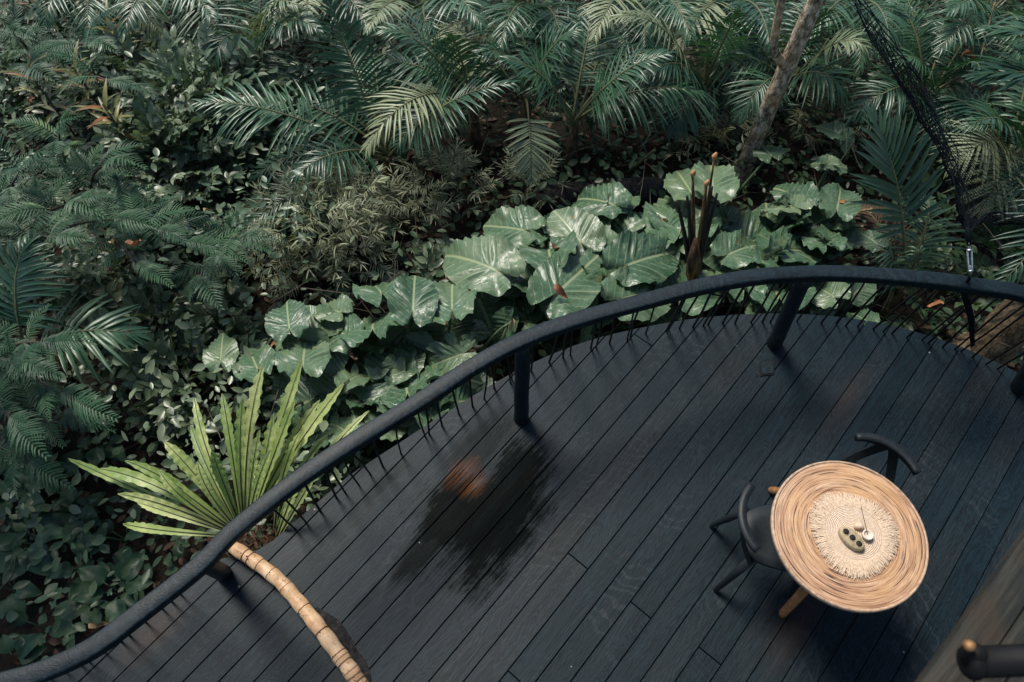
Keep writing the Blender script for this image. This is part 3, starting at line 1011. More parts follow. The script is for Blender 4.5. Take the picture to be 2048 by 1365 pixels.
# joint px, tip px, width px, joint z, tip z
ALOC = [Z5(1400, 385, 1240, 175, 330, -.30, -.25), Z5(885, 545, 560, 400, 330, -.22, -.35), Z5(1280, 680, 1515, 455, 330, -.12, -.25), Z5(425, 780, 440, 528, 290, -.15, -.2),
        Z5(655, 770, 650, 580, 220, -.2, -.35), Z5(240, 690, 180, 590, 260, -.28, -.5), Z5(190, 890, 190, 780, 320, -.25, -.6), Z5(1225, 465, 1200, 330, 330, -.25, -.5),
        Z5(1225, 345, 1235, 240, 200, -.32, -.5), Z5(1060, 320, 810, 275, 150, -.35, -.5), Z5(1710, 515, 2005, 410, 240, -.2, -.35), Z5(1690, 715, 1975, 640, 190, -.2, -.4),
        Z5(1575, 165, 1360, 100, 170, -.4, -.55), Z5(1640, 170, 1735, 80, 110, -.45, -.5), Z5(1920, 310, 1850, 160, 200, -.4, -.45), Z5(1700, 380, 1620, 290, 220, -.45, -.6), Z5(1100, 620, 1150, 500, 200, -.4, -.5), Z5(1510, 600, 1570, 460, 190, -.4, -.5),
        Z5(985, 870, 900, 1015, 170, -.35, -.6), Z5(1150, 930, 1180, 830, 180, -.4, -.5), Z5(690, 1055, 430, 1150, 230, -.35, -.5, 'torn'), Z5(345, 1130, 345, 915, 180, -.45, -.45),
        Z5(320, 1120, 290, 1260, 150, -.4, -.5), Z5(60, 1200, 150, 1130, 190, -.35, -.5), Z5(140, 1330, 120, 1265, 190, -.4, -.6), Z5(180, 1010, 240, 950, 190, -.4, -.55), Z5(300, 1365, 330, 1290, 180, -.4, -.55),
        Z5(1440, 720, 1650, 690, 150, -.55, -.7), Z5(1150, 1180, 1100, 1100, 140, -.5, -.6), Z5(1450, 940, 1380, 990, 180, -.45, -.6),
        Z4(1690, 590, 1665, 418, 265, -.25, -.3), Z4(1970, 505, 1840, 470, 130, -.35, -.5), Z4(1770, 800, 1790, 625, 310, -.2, -.4), Z4(1500, 830, 1440, 700, 190, -.4, -.55),
        Z4(1900, 720, 1700, 760, 170, -.5, -.6), Z4(1290, 780, 1300, 620, 170, -.5, -.55), Z4(2020, 640, 1850, 590, 120, -.35, -.5), Z4(1950, 1000, 1960, 880, 170, -.5, -.6), Z4(1830, 1280, 1860, 1210, 170, -.5, -.6),
        Z3(225, 1100, 225, 930, 280, -.25, -.35), Z3(90, 1110, 10, 970, 200, -.35, -.5), Z3(730, 1160, 580, 1065, 150, -.35, -.5), Z3(680, 1215, 490, 1190, 140, -.3, -.5), Z3(700, 1215, 830, 1230, 110, -.3, -.5),
        Z3(955, 1210, 990, 1050, 240, -.3, -.35), Z3(900, 960, 790, 935, 80, -.5, -.6), Z3(910, 965, 1020, 975, 90, -.5, -.6), Z3(960, 780, 830, 715, 90, -.5, -.55), Z3(1010, 800, 1010, 910, 90, -.5, -.6), Z3(560, 900, 500, 830, 120, -.6, -.7),
        Z6(330, 460, 520, 370, 190, -.3, -.4), Z6(670, 440, 875, 430, 200, -.35, -.5), Z6(640, 490, 750, 525, 100, -.35, -.5), Z6(560, 490, 470, 450, 110, -.4, -.5), Z6(880, 390, 800, 290, 190, -.35, -.5), Z6(930, 380, 1010, 350, 120, -.35, -.5),
        Z6(1180, 400, 1090, 320, 150, -.45, -.5), Z6(530, 760, 560, 650, 180, -.4, -.5), Z6(1120, 850, 1020, 790, 150, -.6, -.7), Z6(950, 620, 880, 640, 110, -.55, -.6), Z6(450, 560, 580, 590, 130, -.5, -.6),
        Z6(20, 430, -60, 330, 180, -.4, -.5), Z6(300, 260, 200, 200, 200, -.45, -.5), Z6(850, 800, 900, 750, 150, -.6, -.7), Z6(700, 700, 730, 620, 150, -.6, -.65),
        (735, 830, 765, 800, 70, -.45, -.55), (770, 860, 810, 835, 75, -.5, -.6), (700, 870, 660, 840, 75, -.5, -.6), (905, 800, 880, 830, 60, -.5, -.6), (760, 690, 700, 700, 75, -.45, -.5),
        (1010, 560, 980, 590, 90, -.6, -.7), (1180, 610, 1230, 640, 90, -.55, -.65), (1330, 640, 1300, 610, 80, -.6, -.65), (900, 660, 930, 700, 90, -.6, -.65), (1080, 620, 1050, 600, 90, -.6, -.65)]
_ra = random.Random(303)
for _k in range(110):
    if _k < 75: _x, _y = _ra.uniform(930, 1720), _ra.uniform(440, 600)
    else: _x, _y = _ra.uniform(560, 930), _ra.uniform(660, 860)
    if _k < 75 and _y < 700 - (_x - 600) * .35 - 60: continue
    _a = _ra.uniform(0, 6.283); _l = _ra.uniform(50, 105)
    ALOC.append((_x, _y, _x + math.cos(_a) * _l, _y + math.sin(_a) * _l * .75, _l * _ra.uniform(1.0, 1.5), _ra.uniform(-.68, -.36), _ra.uniform(-.75, -.5)))
ABASE = {(1180, 560): 'elephant ear plant with large upright leaf, beside left end of black log', (1000, 620): 'elephant ear plant with broad folded pale leaf on a long bare green stalk',
         (1190, 660): 'elephant ear plant whose big heart leaf holds an orange dead leaf, just behind the rail', (835, 730): 'elephant ear plant with one upright pointed leaf left of the folded pale one',
         (760, 700): 'elephant ear plant of drooping foreshortened leaves next to the feathery bamboo', (1320, 600): 'elephant ear plant with wide flat leaf left of the blackened stump',
         (1260, 480): 'elephant ear plant by the black log among orange fallen leaves', (600, 670): 'elephant ear plant with single round leaf above bare soil', (640, 800): 'elephant ear plant with broad leaves behind the lime fern tips',
         (890, 800): 'elephant ear plant with ragged torn leaf near the vertical rail post', (770, 860): 'elephant ear plant with small crinkled leaves right of the lime fern', (1440, 440): 'elephant ear plant with upright leaf directly behind the blackened stump',
         (1590, 480): 'elephant ear plant of flat pale leaves in front of the mottled tree', (1690, 480): 'elephant ear plant with rounded leaf holding red specks, left of bluish palm', (1670, 350): 'elephant ear plant with small leaves deep behind the bluish palm',
         (1480, 560): 'elephant ear plant with pointed leaf right of the blackened stump', (1610, 560): 'elephant ear plant with dark ribbed leaves behind the rail, below the mottled tree', (1740, 640): 'elephant ear plant low in shade between the thin balusters',
         (1520, 660): 'elephant ear plant peeping between rail and leaning post'}
def build_alocasia():
    rng = random.Random(77)
    roots = {}
    for (bx, by), lab in ABASE.items():
        p = ground_at(bx, by)
        roots[(bx, by)] = thing('elephant_ear_plant', lab, 'plant', p, 'elephant ear plants behind the deck')
    for spec in ALOC:
        jx, jy, tx, ty, wpx, jz, tz = spec[:7]
        J = at(jx, jy, jz + rng.uniform(-.03, .03)); T = at(tx, ty, tz)
        base = min(roots, key=lambda b_: (ground_at(*b_) - Vector((J.x, J.y, GROUND))).length)
        r = roots[base]; g = ORG[r.name]
        ay = T - J; L = ay.length; ay.normalize()
        nrm = (Vector((0, 0, 1)) + (CAM - J).normalized() * .35 + Vector((rng.uniform(-.2, .2), rng.uniform(-.2, .2), 0))).normalized()
        axx = ay.cross(nrm).normalized(); nrm = axx.cross(ay).normalized()
        dep = (J - CAM).dot(CD)
        hw = wpx * .5 * dep / FPX
        hw = min(max(hw, .42 * L), 1.0 * L)
        V, F, UV = aloc_leaf(L, hw, rng, torn='torn' in spec)
        Mx = Matrix((axx, ay, nrm)).transposed()
        W = [J + Mx @ v for v in V]
        o = part('leaf', W, F, M['aloc'], r, uv=UV)
        if 'torn' in spec: o['label'] = 'ragged torn leaf'
        # stalk: rises from the ground and bends into the joint
        k = Vector((J.x * .6 + g.x * .4, J.y * .6 + g.y * .4, J.z - .12)) - ay * .05
        st = bez(Vector((g.x + rng.uniform(-.05, .05), g.y + rng.uniform(-.05, .05), g.z - .02)), k, J - nrm * .004, 12)
        V, F = tube(st, lambda t: .016 - .008 * t, 7)
        part('stalk', V, F, M['petiole'], r, o)
    # a plain tuber at each foot
    for r in roots.values():
        g = ORG[r.name]
        V, F = tube([g + Vector((0, 0, -.05)), g + Vector((0, 0, .02)), g + Vector((.01, 0, .07))], [.05, .045, .02], 8)
        part('tuber', V, F, M['twig'], r)
build_alocasia()

# ------------------------------------------------------------------ palms
def frond_parts(C, rng, t0=.3, nl=46, Lm=.34, w=.011, a0=72, a1=26, droop=.35, lift=.12, side_tilt=0.0, upv=None):
    """C = rachis points. returns blade (V, F) and midrib (V, F)"""
    n = len(C) - 1
    cum = [0]
    for i in range(n): cum.append(cum[-1] + (C[i + 1] - C[i]).length)
    def pos(t):
        s_ = t * cum[-1]
        lo = 0
        for i in range(n):
            if cum[i + 1] >= s_: lo = i; break
        else: lo = n - 1
        f_ = (s_ - cum[lo]) / max(1e-6, cum[lo + 1] - cum[lo])
        return C[lo].lerp(C[lo + 1], f_), (C[lo + 1] - C[lo]).normalized()
    V, F = [], []
    nl = max(16, int(nl * (.68 if w < .015 else .9))); Lm *= 1.06
    up0 = upv or Vector((0, 0, 1))
    for k in range(nl):
        q = k / (nl - 1)
        t = t0 + (1 - t0) * q ** .95
        p, T = pos(min(.999, t))
        sd_ = T.cross(up0)
        if sd_.length < .1: sd_ = T.cross(Vector((0, 1, .2)))
        sd_.normalize()
        if side_tilt:
            sd_ = Quaternion(T, side_tilt) @ sd_
        nm = sd_.cross(T).normalized()
        prof = (.62 + .38 * math.sin(math.pi * min(1, q * 1.25 + .12))) * (1 - .60 * max(0, q - .55) / .45)
        for s2 in (-1, 1):
            ang = math.radians(a0 + (a1 - a0) * q + rng.uniform(-9, 9))
            if rng.random() < .05: continue
            d = T * math.cos(ang) + sd_ * (s2 * math.sin(ang)) + nm * (lift + rng.uniform(-.16, .16))
            d.normalize()
            L = Lm * prof * rng.uniform(.85, 1.1)
            ww = w * rng.uniform(.8, 1.15) * (1 - .25 * q)
            dr = droop * rng.uniform(.6, 1.4)
            lw = d.cross(nm).normalized()
            o = len(V)
            segs = ((.0, .35), (.2, .9), (.5, 1.0), (.8, .62), (1.0, .05))
            for (s3, wf) in segs:
                c = p + d * (L * s3) - Vector((0, 0, 1)) * (dr * L * s3 * s3)
                h = nm * (ww * wf * .45)
                V += [c - lw * (ww * wf) + h, c, c + lw * (ww * wf) + h]
            for j in range(len(segs) - 1):
                F += [(o + j * 3, o + j * 3 + 1, o + j * 3 + 4, o + j * 3 + 3), (o + j * 3 + 1, o + j * 3 + 2, o + j * 3 + 5, o + j * 3 + 4)]
    mid = tube(C, lambda t: .012 * (1 - .8 * t) + .001, 6)
    return (V, F), mid

def add_frond(root, tip, arch, rng, mat='palm', t0=.3, k=.5, start=None, **kw):
    g = start or ORG[root.name] + Vector((rng.uniform(-.04, .04), rng.uniform(-.04, .04), 0))
    ctrl = g.lerp(tip, k) + Vector((0, 0, arch))
    C = bez(g, ctrl, tip, 18)
    (V, F), (mv, mf) = frond_parts(C, rng, t0, **kw)
    o = part('frond', V, F, M[mat], root)
    part('midrib', mv, mf, M['rachis'], root, o)
    return o

# crown px, crown z, label, hero fronds [(tip px, tip z, arch, opts)], azimuth range of free fronds (deg; 90 = away from the house), how many, length
PALMS = [
 ((775, 318), -.62, 'palm with three long fronds sweeping left above the thicket', [((402, 205), .05, .35, dict(t0=.42, Lm=.42, nl=54)), ((588, 356), -.25, .30, dict(t0=.25, Lm=.32, nl=44)), ((478, 468), -.55, .25, dict(t0=.40, Lm=.38, nl=46)), ((655, 2), .55, .10, dict(t0=.35, Lm=.42, nl=50)), ((1022, 168), .15, .35, dict(t0=.30, Lm=.36, nl=46))], (60, 200), 4, 1.0),
 ((945, 215), -.45, 'palm whose bright curved frond droops to the left in the middle', [((735, 292), -.15, .55, dict(t0=.35, Lm=.34, nl=46, mat='palm_pale')), ((800, 285), -.35, .30, dict(t0=.30, Lm=.36, nl=44)), ((900, 70), .45, .30, dict(t0=.3, Lm=.36)), ((770, 60), .3, .4, dict(Lm=.38))], (40, 170), 4, 1.0),
 ((1052, 195), -.35, 'small palm with pale frond hanging straight down above the black log', [((1064, 362), -.55, .42, dict(t0=.45, Lm=.24, nl=40, mat='palm_pale', droop=.15, a0=80)), ((1150, 60), .3, .3, dict(Lm=.36)), ((960, 110), .2, .35, dict(Lm=.32))], (30, 150), 4, .9),
 ((1150, 245), -.45, 'palm with long level frond reaching right towards the mottled tree', [((1402, 188), -.1, .35, dict(t0=.22, Lm=.36, nl=56, droop=.6)), ((1330, 110), .25, .3, dict(Lm=.38)), ((1010, 120), .2, .3, dict(Lm=.32))], (30, 150), 4, 1.0),
 ((1405, 175), -.45, 'palm with upright pale frond just left of the mottled tree', [((1232, 34), .35, .45, dict(t0=.35, Lm=.30, nl=44, mat='palm_pale')), ((1480, 20), .5, .2, dict(Lm=.36)), ((1350, 262), -.45, .35, dict(Lm=.3)), ((1290, 150), .0, .35, dict(Lm=.34))], (40, 180), 5, .95),
 ((1565, 170), -.5, 'palm with short bright frond tip just right of the mottled tree', [((1732, 98), .1, .45, dict(t0=.45, Lm=.28, nl=40, mat='palm_pale')), ((1660, 20), .4, .3, dict(Lm=.34)), ((1480, 230), -.4, .4, dict(Lm=.3)), ((1690, 190), -.3, .35, dict(Lm=.34))], (30, 170), 4, .95),
 ((1800, 585), -.85, 'bluish palm with stiff fan of leaflets right behind the rail', [((1742, 236), .15, .35, dict(t0=.38, Lm=.50, nl=30, w=.022, mat='palm_blue', droop=.12, a0=62, a1=14, lift=.25)), ((1855, 395), -.4, .35, dict(t0=.25, Lm=.36, nl=34, mat='palm_blue', droop=.5)), ((1745, 500), -.5, .3, dict(t0=.2, Lm=.30, nl=30, mat='palm_blue', droop=.8)), ((1830, 500), -.45, .35, dict(t0=.2, Lm=.34, nl=34, mat='palm_blue', droop=.9))], (40, 120), 1, .8),
 ((62, 702), -.45, 'dark palm with one broad frond of wide leaflets at the left edge', [((272, 668), -.35, .22, dict(t0=.12, Lm=.40, nl=22, w=.020, droop=.35, a0=80, a1=18)), ((-120, 640), -.2, .3, dict(Lm=.4, w=.016)), ((60, 480), .1, .3, dict(Lm=.4, w=.016))], (150, 210), 2, .9),
 ((365, -25), -.25, 'palm drooping its frond from the top edge over the silvery shrub', [((492, 162), -.3, .35, dict(t0=.25, Lm=.38, nl=50)), ((250, 60), .0, .35, dict(Lm=.36)), ((420, 30), .3, .3, dict(Lm=.34))], (0, 180), 5, 1.0),
 ((215, -30), -.2, 'palm with pale drooping frond in the top left corner', [((335, 88), -.2, .4, dict(t0=.35, Lm=.24, nl=40, mat='palm_pale')), ((90, 40), .0, .35, dict(Lm=.34)), ((180, 75), -.1, .35, dict(Lm=.3))], (0, 180), 4, .9),
 ((520, 105), -.4, 'palm with crossing dark fronds left of centre near the top edge', [((560, 230), -.5, .4, dict(Lm=.36)), ((640, 60), .2, .4, dict(Lm=.34)), ((430, 120), -.1, .4, dict(Lm=.34)), ((590, 10), .3, .4, dict(Lm=.32, mat='palm_pale'))], (20, 170), 4, 1.0),
 ((640, -10), -.3, 'palm with steep fronds cut by the top edge, left of the tall central frond', [((545, 60), .1, .4, dict(Lm=.34)), ((615, 65), .1, .4, dict(t0=.4, Lm=.22, mat='palm_pale')), ((740, 60), .0, .4, dict(Lm=.36))], (20, 170), 5, 1.0),
 ((850, 20), -.35, 'palm with tangled fronds at the top edge above the bright curved frond', [((735, 60), .2, .35, dict(t0=.5, Lm=.22, mat='palm_pale')), ((960, 45), .2, .4, dict(Lm=.34)), ((860, 130), -.2, .4, dict(Lm=.34))], (20, 160), 5, 1.0),
 ((1060, 20), -.3, 'palm with upright fronds at the top edge, right of centre', [((1000, 90), .1, .4, dict(Lm=.34)), ((1130, 100), .0, .4, dict(Lm=.34)), ((1060, -60), .5, .2, dict(Lm=.34, mat='palm_pale'))], (20, 160), 5, 1.0),
 ((1270, 10), -.3, 'palm with light fronds at the top edge, left of the forked branch', [((1190, 70), .1, .4, dict(Lm=.32, mat='palm_pale')), ((1380, 70), .1, .4, dict(Lm=.34)), ((1290, 100), -.1, .35, dict(Lm=.3))], (20, 160), 5, .95),
 ((1450, 20), -.35, 'palm with yellowish fronds between the forked branch and the pale upright frond', [((1360, 90), .0, .4, dict(Lm=.34, mat='palm_pale')), ((1540, 90), .0, .4, dict(Lm=.3)), ((1440, 120), -.2, .35, dict(Lm=.32))], (20, 160), 4, .95),
 ((1690, 10), -.35, 'palm of dark fronds at the top edge beside the net', [((1620, 70), .0, .35, dict(Lm=.34)), ((1780, 90), .0, .4, dict(Lm=.34)), ((1720, 130), -.2, .35, dict(Lm=.3))], (20, 160), 4, .95),
 ((1850, 205), -.55, 'palm of dark arching fronds seen through the bunched net', [((1700, 235), -.4, .5, dict(Lm=.32)), ((1960, 140), .0, .4, dict(Lm=.34)), ((1800, 120), .0, .35, dict(Lm=.34)), ((1880, 300), -.5, .4, dict(Lm=.3))], (20, 150), 4, .95),
 ((2010, 320), -.55, 'pale bushy palm behind the open part of the net', [((1900, 330), -.4, .45, dict(Lm=.36, mat='palm_pale')), ((1940, 250), .0, .4, dict(Lm=.36)), ((2090, 260), .0, .4, dict(Lm=.36)), ((1960, 420), -.6, .4, dict(Lm=.34, mat='palm_pale')), ((2060, 440), -.6, .4, dict(Lm=.34))], (20, 150), 3, .9),
 ((1960, 40), -.3, 'palm with loose fronds in the top right corner', [((1880, 100), .0, .4, dict(Lm=.34)), ((2040, 110), .0, .4, dict(Lm=.34)), ((1900, 20), .2, .3, dict(Lm=.32))], (20, 150), 4, .95),
 ((2260, 300), -.2, 'palm at the right edge with stiff dark blades pointing into the picture', [((1960, 150), .6, .5, dict(t0=.55, Lm=.45, nl=26, w=.016, a0=40, a1=12, droop=.15)), ((1985, 60), .7, .5, dict(t0=.5, Lm=.45, nl=26, w=.016, a0=40, a1=12)), ((2010, 560), .0, .5, dict(t0=.5, Lm=.36, nl=30))], (90, 120), 0, .9),
]
def build_palms():
    rng = random.Random(404)
    for (cx, cy), cz, lab, heroes, (a0, a1), nfree, Ln in PALMS:
        c = at(cx, cy, cz)
        r = thing('understory_palm', lab, 'palm', c, 'palms in the jungle behind the deck')
        gb = Vector((c.x + rng.uniform(-.04, .04), c.y + .03, gz(c.x, c.y) - .05))
        V, F = tube([gb, gb.lerp(c, .5), c + Vector((0, 0, .03))], [.06, .05, .035], 8)
        part('trunk', V, F, M['mossy'], r)
        for (tp, tz, arch, kw) in heroes:
            kw = dict(kw)
            add_frond(r, at(tp[0], tp[1], tz), arch, rng, **kw)
        nfree = nfree + 2 if nfree > 2 else nfree
        for i in range(nfree):
            a = math.radians(a0 + (a1 - a0) * (i + rng.uniform(.1, .9)) / nfree)
            L = Ln * rng.uniform(.75, 1.2)
            tip = c + Vector((math.cos(a) * L, math.sin(a) * L, rng.uniform(-.1, .55)))
            add_frond(r, tip, rng.uniform(.25, .5), rng, nl=rng.choice([36, 42, 48]), Lm=rng.uniform(.28, .38), droop=rng.uniform(.3, .7), mat=rng.choice(['palm'] * 13 + ['palm_blue'] * 3 + ['palm_pale'] * 2 + ['litter']))
build_palms()

# ------------------------------------------------------------------ small shrubs: shared sprays
def ovate(L, W, fold=.25, droop=.25, n=5):
    V, F = [], []
    for i in range(n + 1):
        t = i / n
        w = W * (math.sin(math.pi * min(1, t ** .8)) ** .9) + (.0008 if 0 < i < n else 0)
        z = -droop * L * t * t
        V += [Vector((-w, L * t, z + w * fold)), Vector((0, L * t, z)), Vector((w, L * t, z + w * fold))]
    for i in range(n):
        F += [(i * 3, i * 3 + 1, i * 3 + 4, i * 3 + 3), (i * 3 + 1, i * 3 + 2, i * 3 + 5, i * 3 + 4)]
    return V, F

def xf(vf, Mx):
    V, F = vf
    return [Mx @ v for v in V], F

def basis(o, y, up=Vector((0, 0, 1)), roll=0.0, s=1.0):
    y = Vector(y).normalized()
    x = y.cross(up)
    if x.length < 1e-3: x = Vector((1, 0, 0))
    x.normalize()
    if roll: x = Quaternion(y, roll) @ x
    z = x.cross(y).normalized()
    m = Matrix((x * s, y * s, z * s)).transposed().to_4x4()
    m.translation = o
    return m

def twig_mesh(name, mats, rng, L=.28, nleaf=9, lL=.075, lW=.02, spread=55, droop=.3, tip=True, pairs=False):
    parts, mi = [], []
    C = [Vector((0, L * t, .10 * L * math.sin(t * 2.2))) for t in [i / 6 for i in range(7)]]
    tv, tf = tube(C, lambda t: .0032 * (1 - .7 * t), 5)
    parts.append((tv, tf)); mi += [1] * len(tf)
    for k in range(nleaf):
        t = .15 + .85 * (k + .5) / nleaf
        i = min(5, int(t * 6)); p = C[i].lerp(C[i + 1], t * 6 - i)
        for s2 in ((-1, 1) if pairs else ((-1) ** k,)):
            a = math.radians(spread * rng.uniform(.7, 1.2)) * s2
            if tip and k == nleaf - 1: a *= .2
            d = Vector((math.sin(a), math.cos(a), rng.uniform(-.1, .35)))
            sc = rng.uniform(.75, 1.15)
            lf = xf(ovate(lL * sc, lW * sc, rng.uniform(.1, .5), droop * rng.uniform(.4, 1.5)), basis(p, d, roll=rng.uniform(-.5, .5)))
            parts.append(lf); mi += [0] * len(lf[1])
    V, F = join(parts)
    return mesh(name, V, F, mats, mi=mi)

def feather_mesh(name, rng, L=.42, npin=16, pL=.125):
    """twice-feathered leaf with many narrow leaflets"""
    parts, mi = [], []
    C = [Vector((0, L * t, .16 * L * math.sin(math.pi * t) - .10 * L * t * t)) for t in [i / 10 for i in range(11)]]
    tv, tf = tube(C, lambda t: .003 * (1 - .7 * t), 4); parts.append((tv, tf)); mi += [1] * len(tf)
    V, F = [], []
    for k in range(npin):
        t = .12 + .88 * k / (npin - 1)
        i = min(9, int(t * 10)); p = C[i].lerp(C[i + 1], t * 10 - i)
        pl = pL * (.55 + .45 * math.sin(math.pi * min(1, t * 1.1))) * (1 - .45 * max(0, t - .6) / .4) * rng.uniform(.9, 1.1)
        for s2 in (-1, 1):
            a = math.radians(70 - 38 * t + rng.uniform(-5, 5)) * s2
            d = Vector((math.sin(a), math.cos(a), .12 + rng.uniform(-.08, .08))).normalized()
            sd_ = d.cross(Vector((0, 0, 1))).normalized(); nm = sd_.cross(d)
            nq = 7
            o = len(V)
            for j in range(nq + 1):
                q = j / nq
                c = p + d * (pl * q) - Vector((0, 0, 1)) * (.30 * pl * q * q)
                w = (.0080 if j % 2 else .0056) * (1 - .75 * q ** 3) * (L / .42)
                V += [c + sd_ * w + nm * w * .4, c, c - sd_ * w + nm * w * .4]
            for j in range(nq):
                F += [(o + j * 3, o + j * 3 + 1, o + j * 3 + 4, o + j * 3 + 3), (o + j * 3 + 1, o + j * 3 + 2, o + j * 3 + 5, o + j * 3 + 4)]
    parts.append((V, F)); mi += [0] * len(F)
    V, F = join(parts)
    return mesh(name, V, F, mats=[M['feather'], M['twig']], mi=mi, smooth=False)

def inst(name, me, root, mworld, parent=None):
    o = link(name, me, parent or root)
    m = mworld.copy(); m.translation = mworld.translation - ORG[root.name]
    o.matrix_local = m
    return o

VAR = {}
def variants():
    rng = random.Random(31)
    VAR['silver'] = [twig_mesh('leafy_twig', [M['varieg'], M['twig']], rng, .24, 9, .085, .024, 55) for _ in range(4)]
    VAR['oval'] = [twig_mesh('leafy_twig', [M['oval'], M['twig']], rng, .20, 8, .095, .026, 60) for _ in range(4)]
    VAR['fine'] = [twig_mesh('leaf_spray', [M['fine'], M['twig']], rng, .24, 8, .115, .0050, 62, .45, pairs=True) for _ in range(4)]
    VAR['green'] = [twig_mesh('leafy_twig', [M['under'], M['twig']], rng, .22, 9, .085, .022, 58) for _ in range(4)]
    VAR['feather'] = [feather_mesh('feathery_leaf', rng, rng.uniform(.32, .42)) for _ in range(4)]
    VAR['croton'] = []
    for _ in range(3):
        V, F = ovate(.24, .017, .4, .35, 7)
        VAR['croton'].append(mesh('strap_leaf', V, F, M['croton']))
    VAR['broad'] = []
    for k in range(4):
        V, F = [], []
        for i in range(15):
            t = i / 14
            w = (.30 + .04 * k) * math.sin(math.pi * min(1, t ** .75)) ** .8 * (1 - .15 * t) + (.004 if 0 < i < 14 else 0)
            for a in (-1, -.66, -.33, 0, .33, .66, 1):
                z = abs(a) * w * .25 - (.2 + .12 * k) * t * t + .016 * math.cos((t - abs(a) * w * .6) * 50) * min(1, abs(a) * 3) + .03 * math.sin(t * 9 + a * 2 + k) * abs(a)
                V.append(Vector((w * a, t, z)))
        for i in range(14):
            for a in range(6): F.append((i * 7 + a, i * 7 + a + 1, (i + 1) * 7 + a + 1, (i + 1) * 7 + a))
        VAR['broad'].append(mesh('leaf', V, F, M['rosette']))
    VAR['dead'] = []
    for k in range(3):
        V, F = ovate(1.0, .24, .9, .5 - .6 * k, 9)
        V = [v + Vector((.06 * math.sin(v.y * 4 + k), 0, .14 * math.sin(v.y * 6 + k * 2) + .05 * math.sin(v.y * 17 + v.x * 9))) for v in V]
        VAR['dead'].append(V and (V, F))
variants()

def shrub(name, label, cat, px, py, rw, rd, h, n, kind, group, rng, zoff=0.0, sc=(.8, 1.2), twig='leafy_twig', stems=5, up=.5, cz=None):
    """a bush: stems from one foot, sprays of leaves spread over a dome"""
    g = ground_at(px, py)
    r = thing(name, label, cat, g, group)
    tops = []
    for k in range(stems):
        a = 6.28 * k / stems + rng.uniform(-.4, .4); q = rng.uniform(.3, .8)
        t = g + Vector((math.cos(a) * rw * q, math.sin(a) * rd * q, h * rng.uniform(.6, .9)))
        V, F = tube(bez(g - Vector((0, 0, .03)), g.lerp(t, .4) + Vector((0, 0, h * .25)), t, 7), lambda q_: .010 * (1 - .6 * q_), 5)
        part('stem', V, F, M['twig'], r)
    for k in range(n):
        a = rng.uniform(0, 6.283); q = math.sqrt(rng.random())
        dome = math.sqrt(max(0, 1 - q * q))
        z = h * (.30 + .70 * dome) * rng.uniform(.6, 1.05)
        p = g + Vector((math.cos(a) * rw * q, math.sin(a) * rd * q, z))
        d = Vector((math.cos(a) * (q + .15) + rng.uniform(-.5, .5), math.sin(a) * (q + .15) + rng.uniform(-.5, .5), up * dome + rng.uniform(-.15, .35)))
        inst(twig, rng.choice(VAR[kind]), r, basis(p, d, roll=rng.uniform(-.6, .6), s=rng.uniform(*sc)))
    return r

rs = random.Random(88)
# silvery small-leaved bushes left of the palms
for (px, py, rw, rd, h, n, lab) in [(440, 345, .60, .48, 1.05, 210, 'silvery bush with glinting pale leaves, beneath the long left-sweeping frond'),
                                    (505, 325, .45, .40, 1.0, 130, 'silvery bush tangled into the leaflets of the left-sweeping frond'),
                                    (400, 430, .50, .40, .90, 150, 'silvery bush low down, holding a single yellow leaf'),
                                    (330, 275, .60, .45, .95, 150, 'greyish bush behind the silvery ones, under the top left palms')]:
    shrub('silvery_bush', lab, 'bush', px, py, rw, rd, h, n, 'silver', 'silvery small-leaved bushes', rs)
for (px, py, rw, rd, h, n, lab) in [(660, 535, .42, .36, .80, 130, 'fine-leaved bamboo clump at the left of the elephant ears'), (705, 490, .35, .3, .75, 90, 'fine-leaved bamboo clump below the lowest left palm frond'),
                                    (590, 500, .30, .3, .5, 55, 'fine-leaved bamboo clump nearest the dark hollow'), (905, 430, .26, .24, .62, 45, 'slender fine-leaved bamboo rising above the folded pale leaf'),
                                    (840, 470, .26, .24, .45, 35, 'low fine-leaved bamboo between thicket and elephant ears'), (1640, 300, .32, .26, .45, 40, 'fine-leaved bamboo right of the mottled trunk'), (1430, 330, .28, .2, .38, 34, 'fine-leaved bamboo left of the mottled trunk'),
                                    (1060, 410, .2, .2, .35, 22, 'wispy bamboo at the left end of the black log')]:
    shrub('bamboo_clump', lab, 'bamboo', px, py, rw, rd, h, n, 'fine', 'fine-leaved bamboo clumps', rs, twig='leaf_spray', up=.9, sc=(.55, .95))
for (px, py, rw, rd, h, n, lab) in [(430, 790, .42, .36, .48, 55, 'bush of pale oval leaves above the lime fern'), (350, 690, .40, .32, .45, 48, 'bush of oval leaves right of the dark broad frond'), (300, 590, .4, .34, .5, 40, 'bush of oval leaves beneath the feathery branches'),
                                    (480, 700, .32, .28, .34, 30, 'low bush of oval leaves left of the elephant ears'), (880, 590, .28, .25, .25, 18, 'low oval-leaved bush in the shade under the folded pale leaf')]:
    shrub('oval_leaved_bush', lab, 'bush', px, py, rw, rd, h, n, 'oval', 'oval-leaved bushes left of the deck', rs)
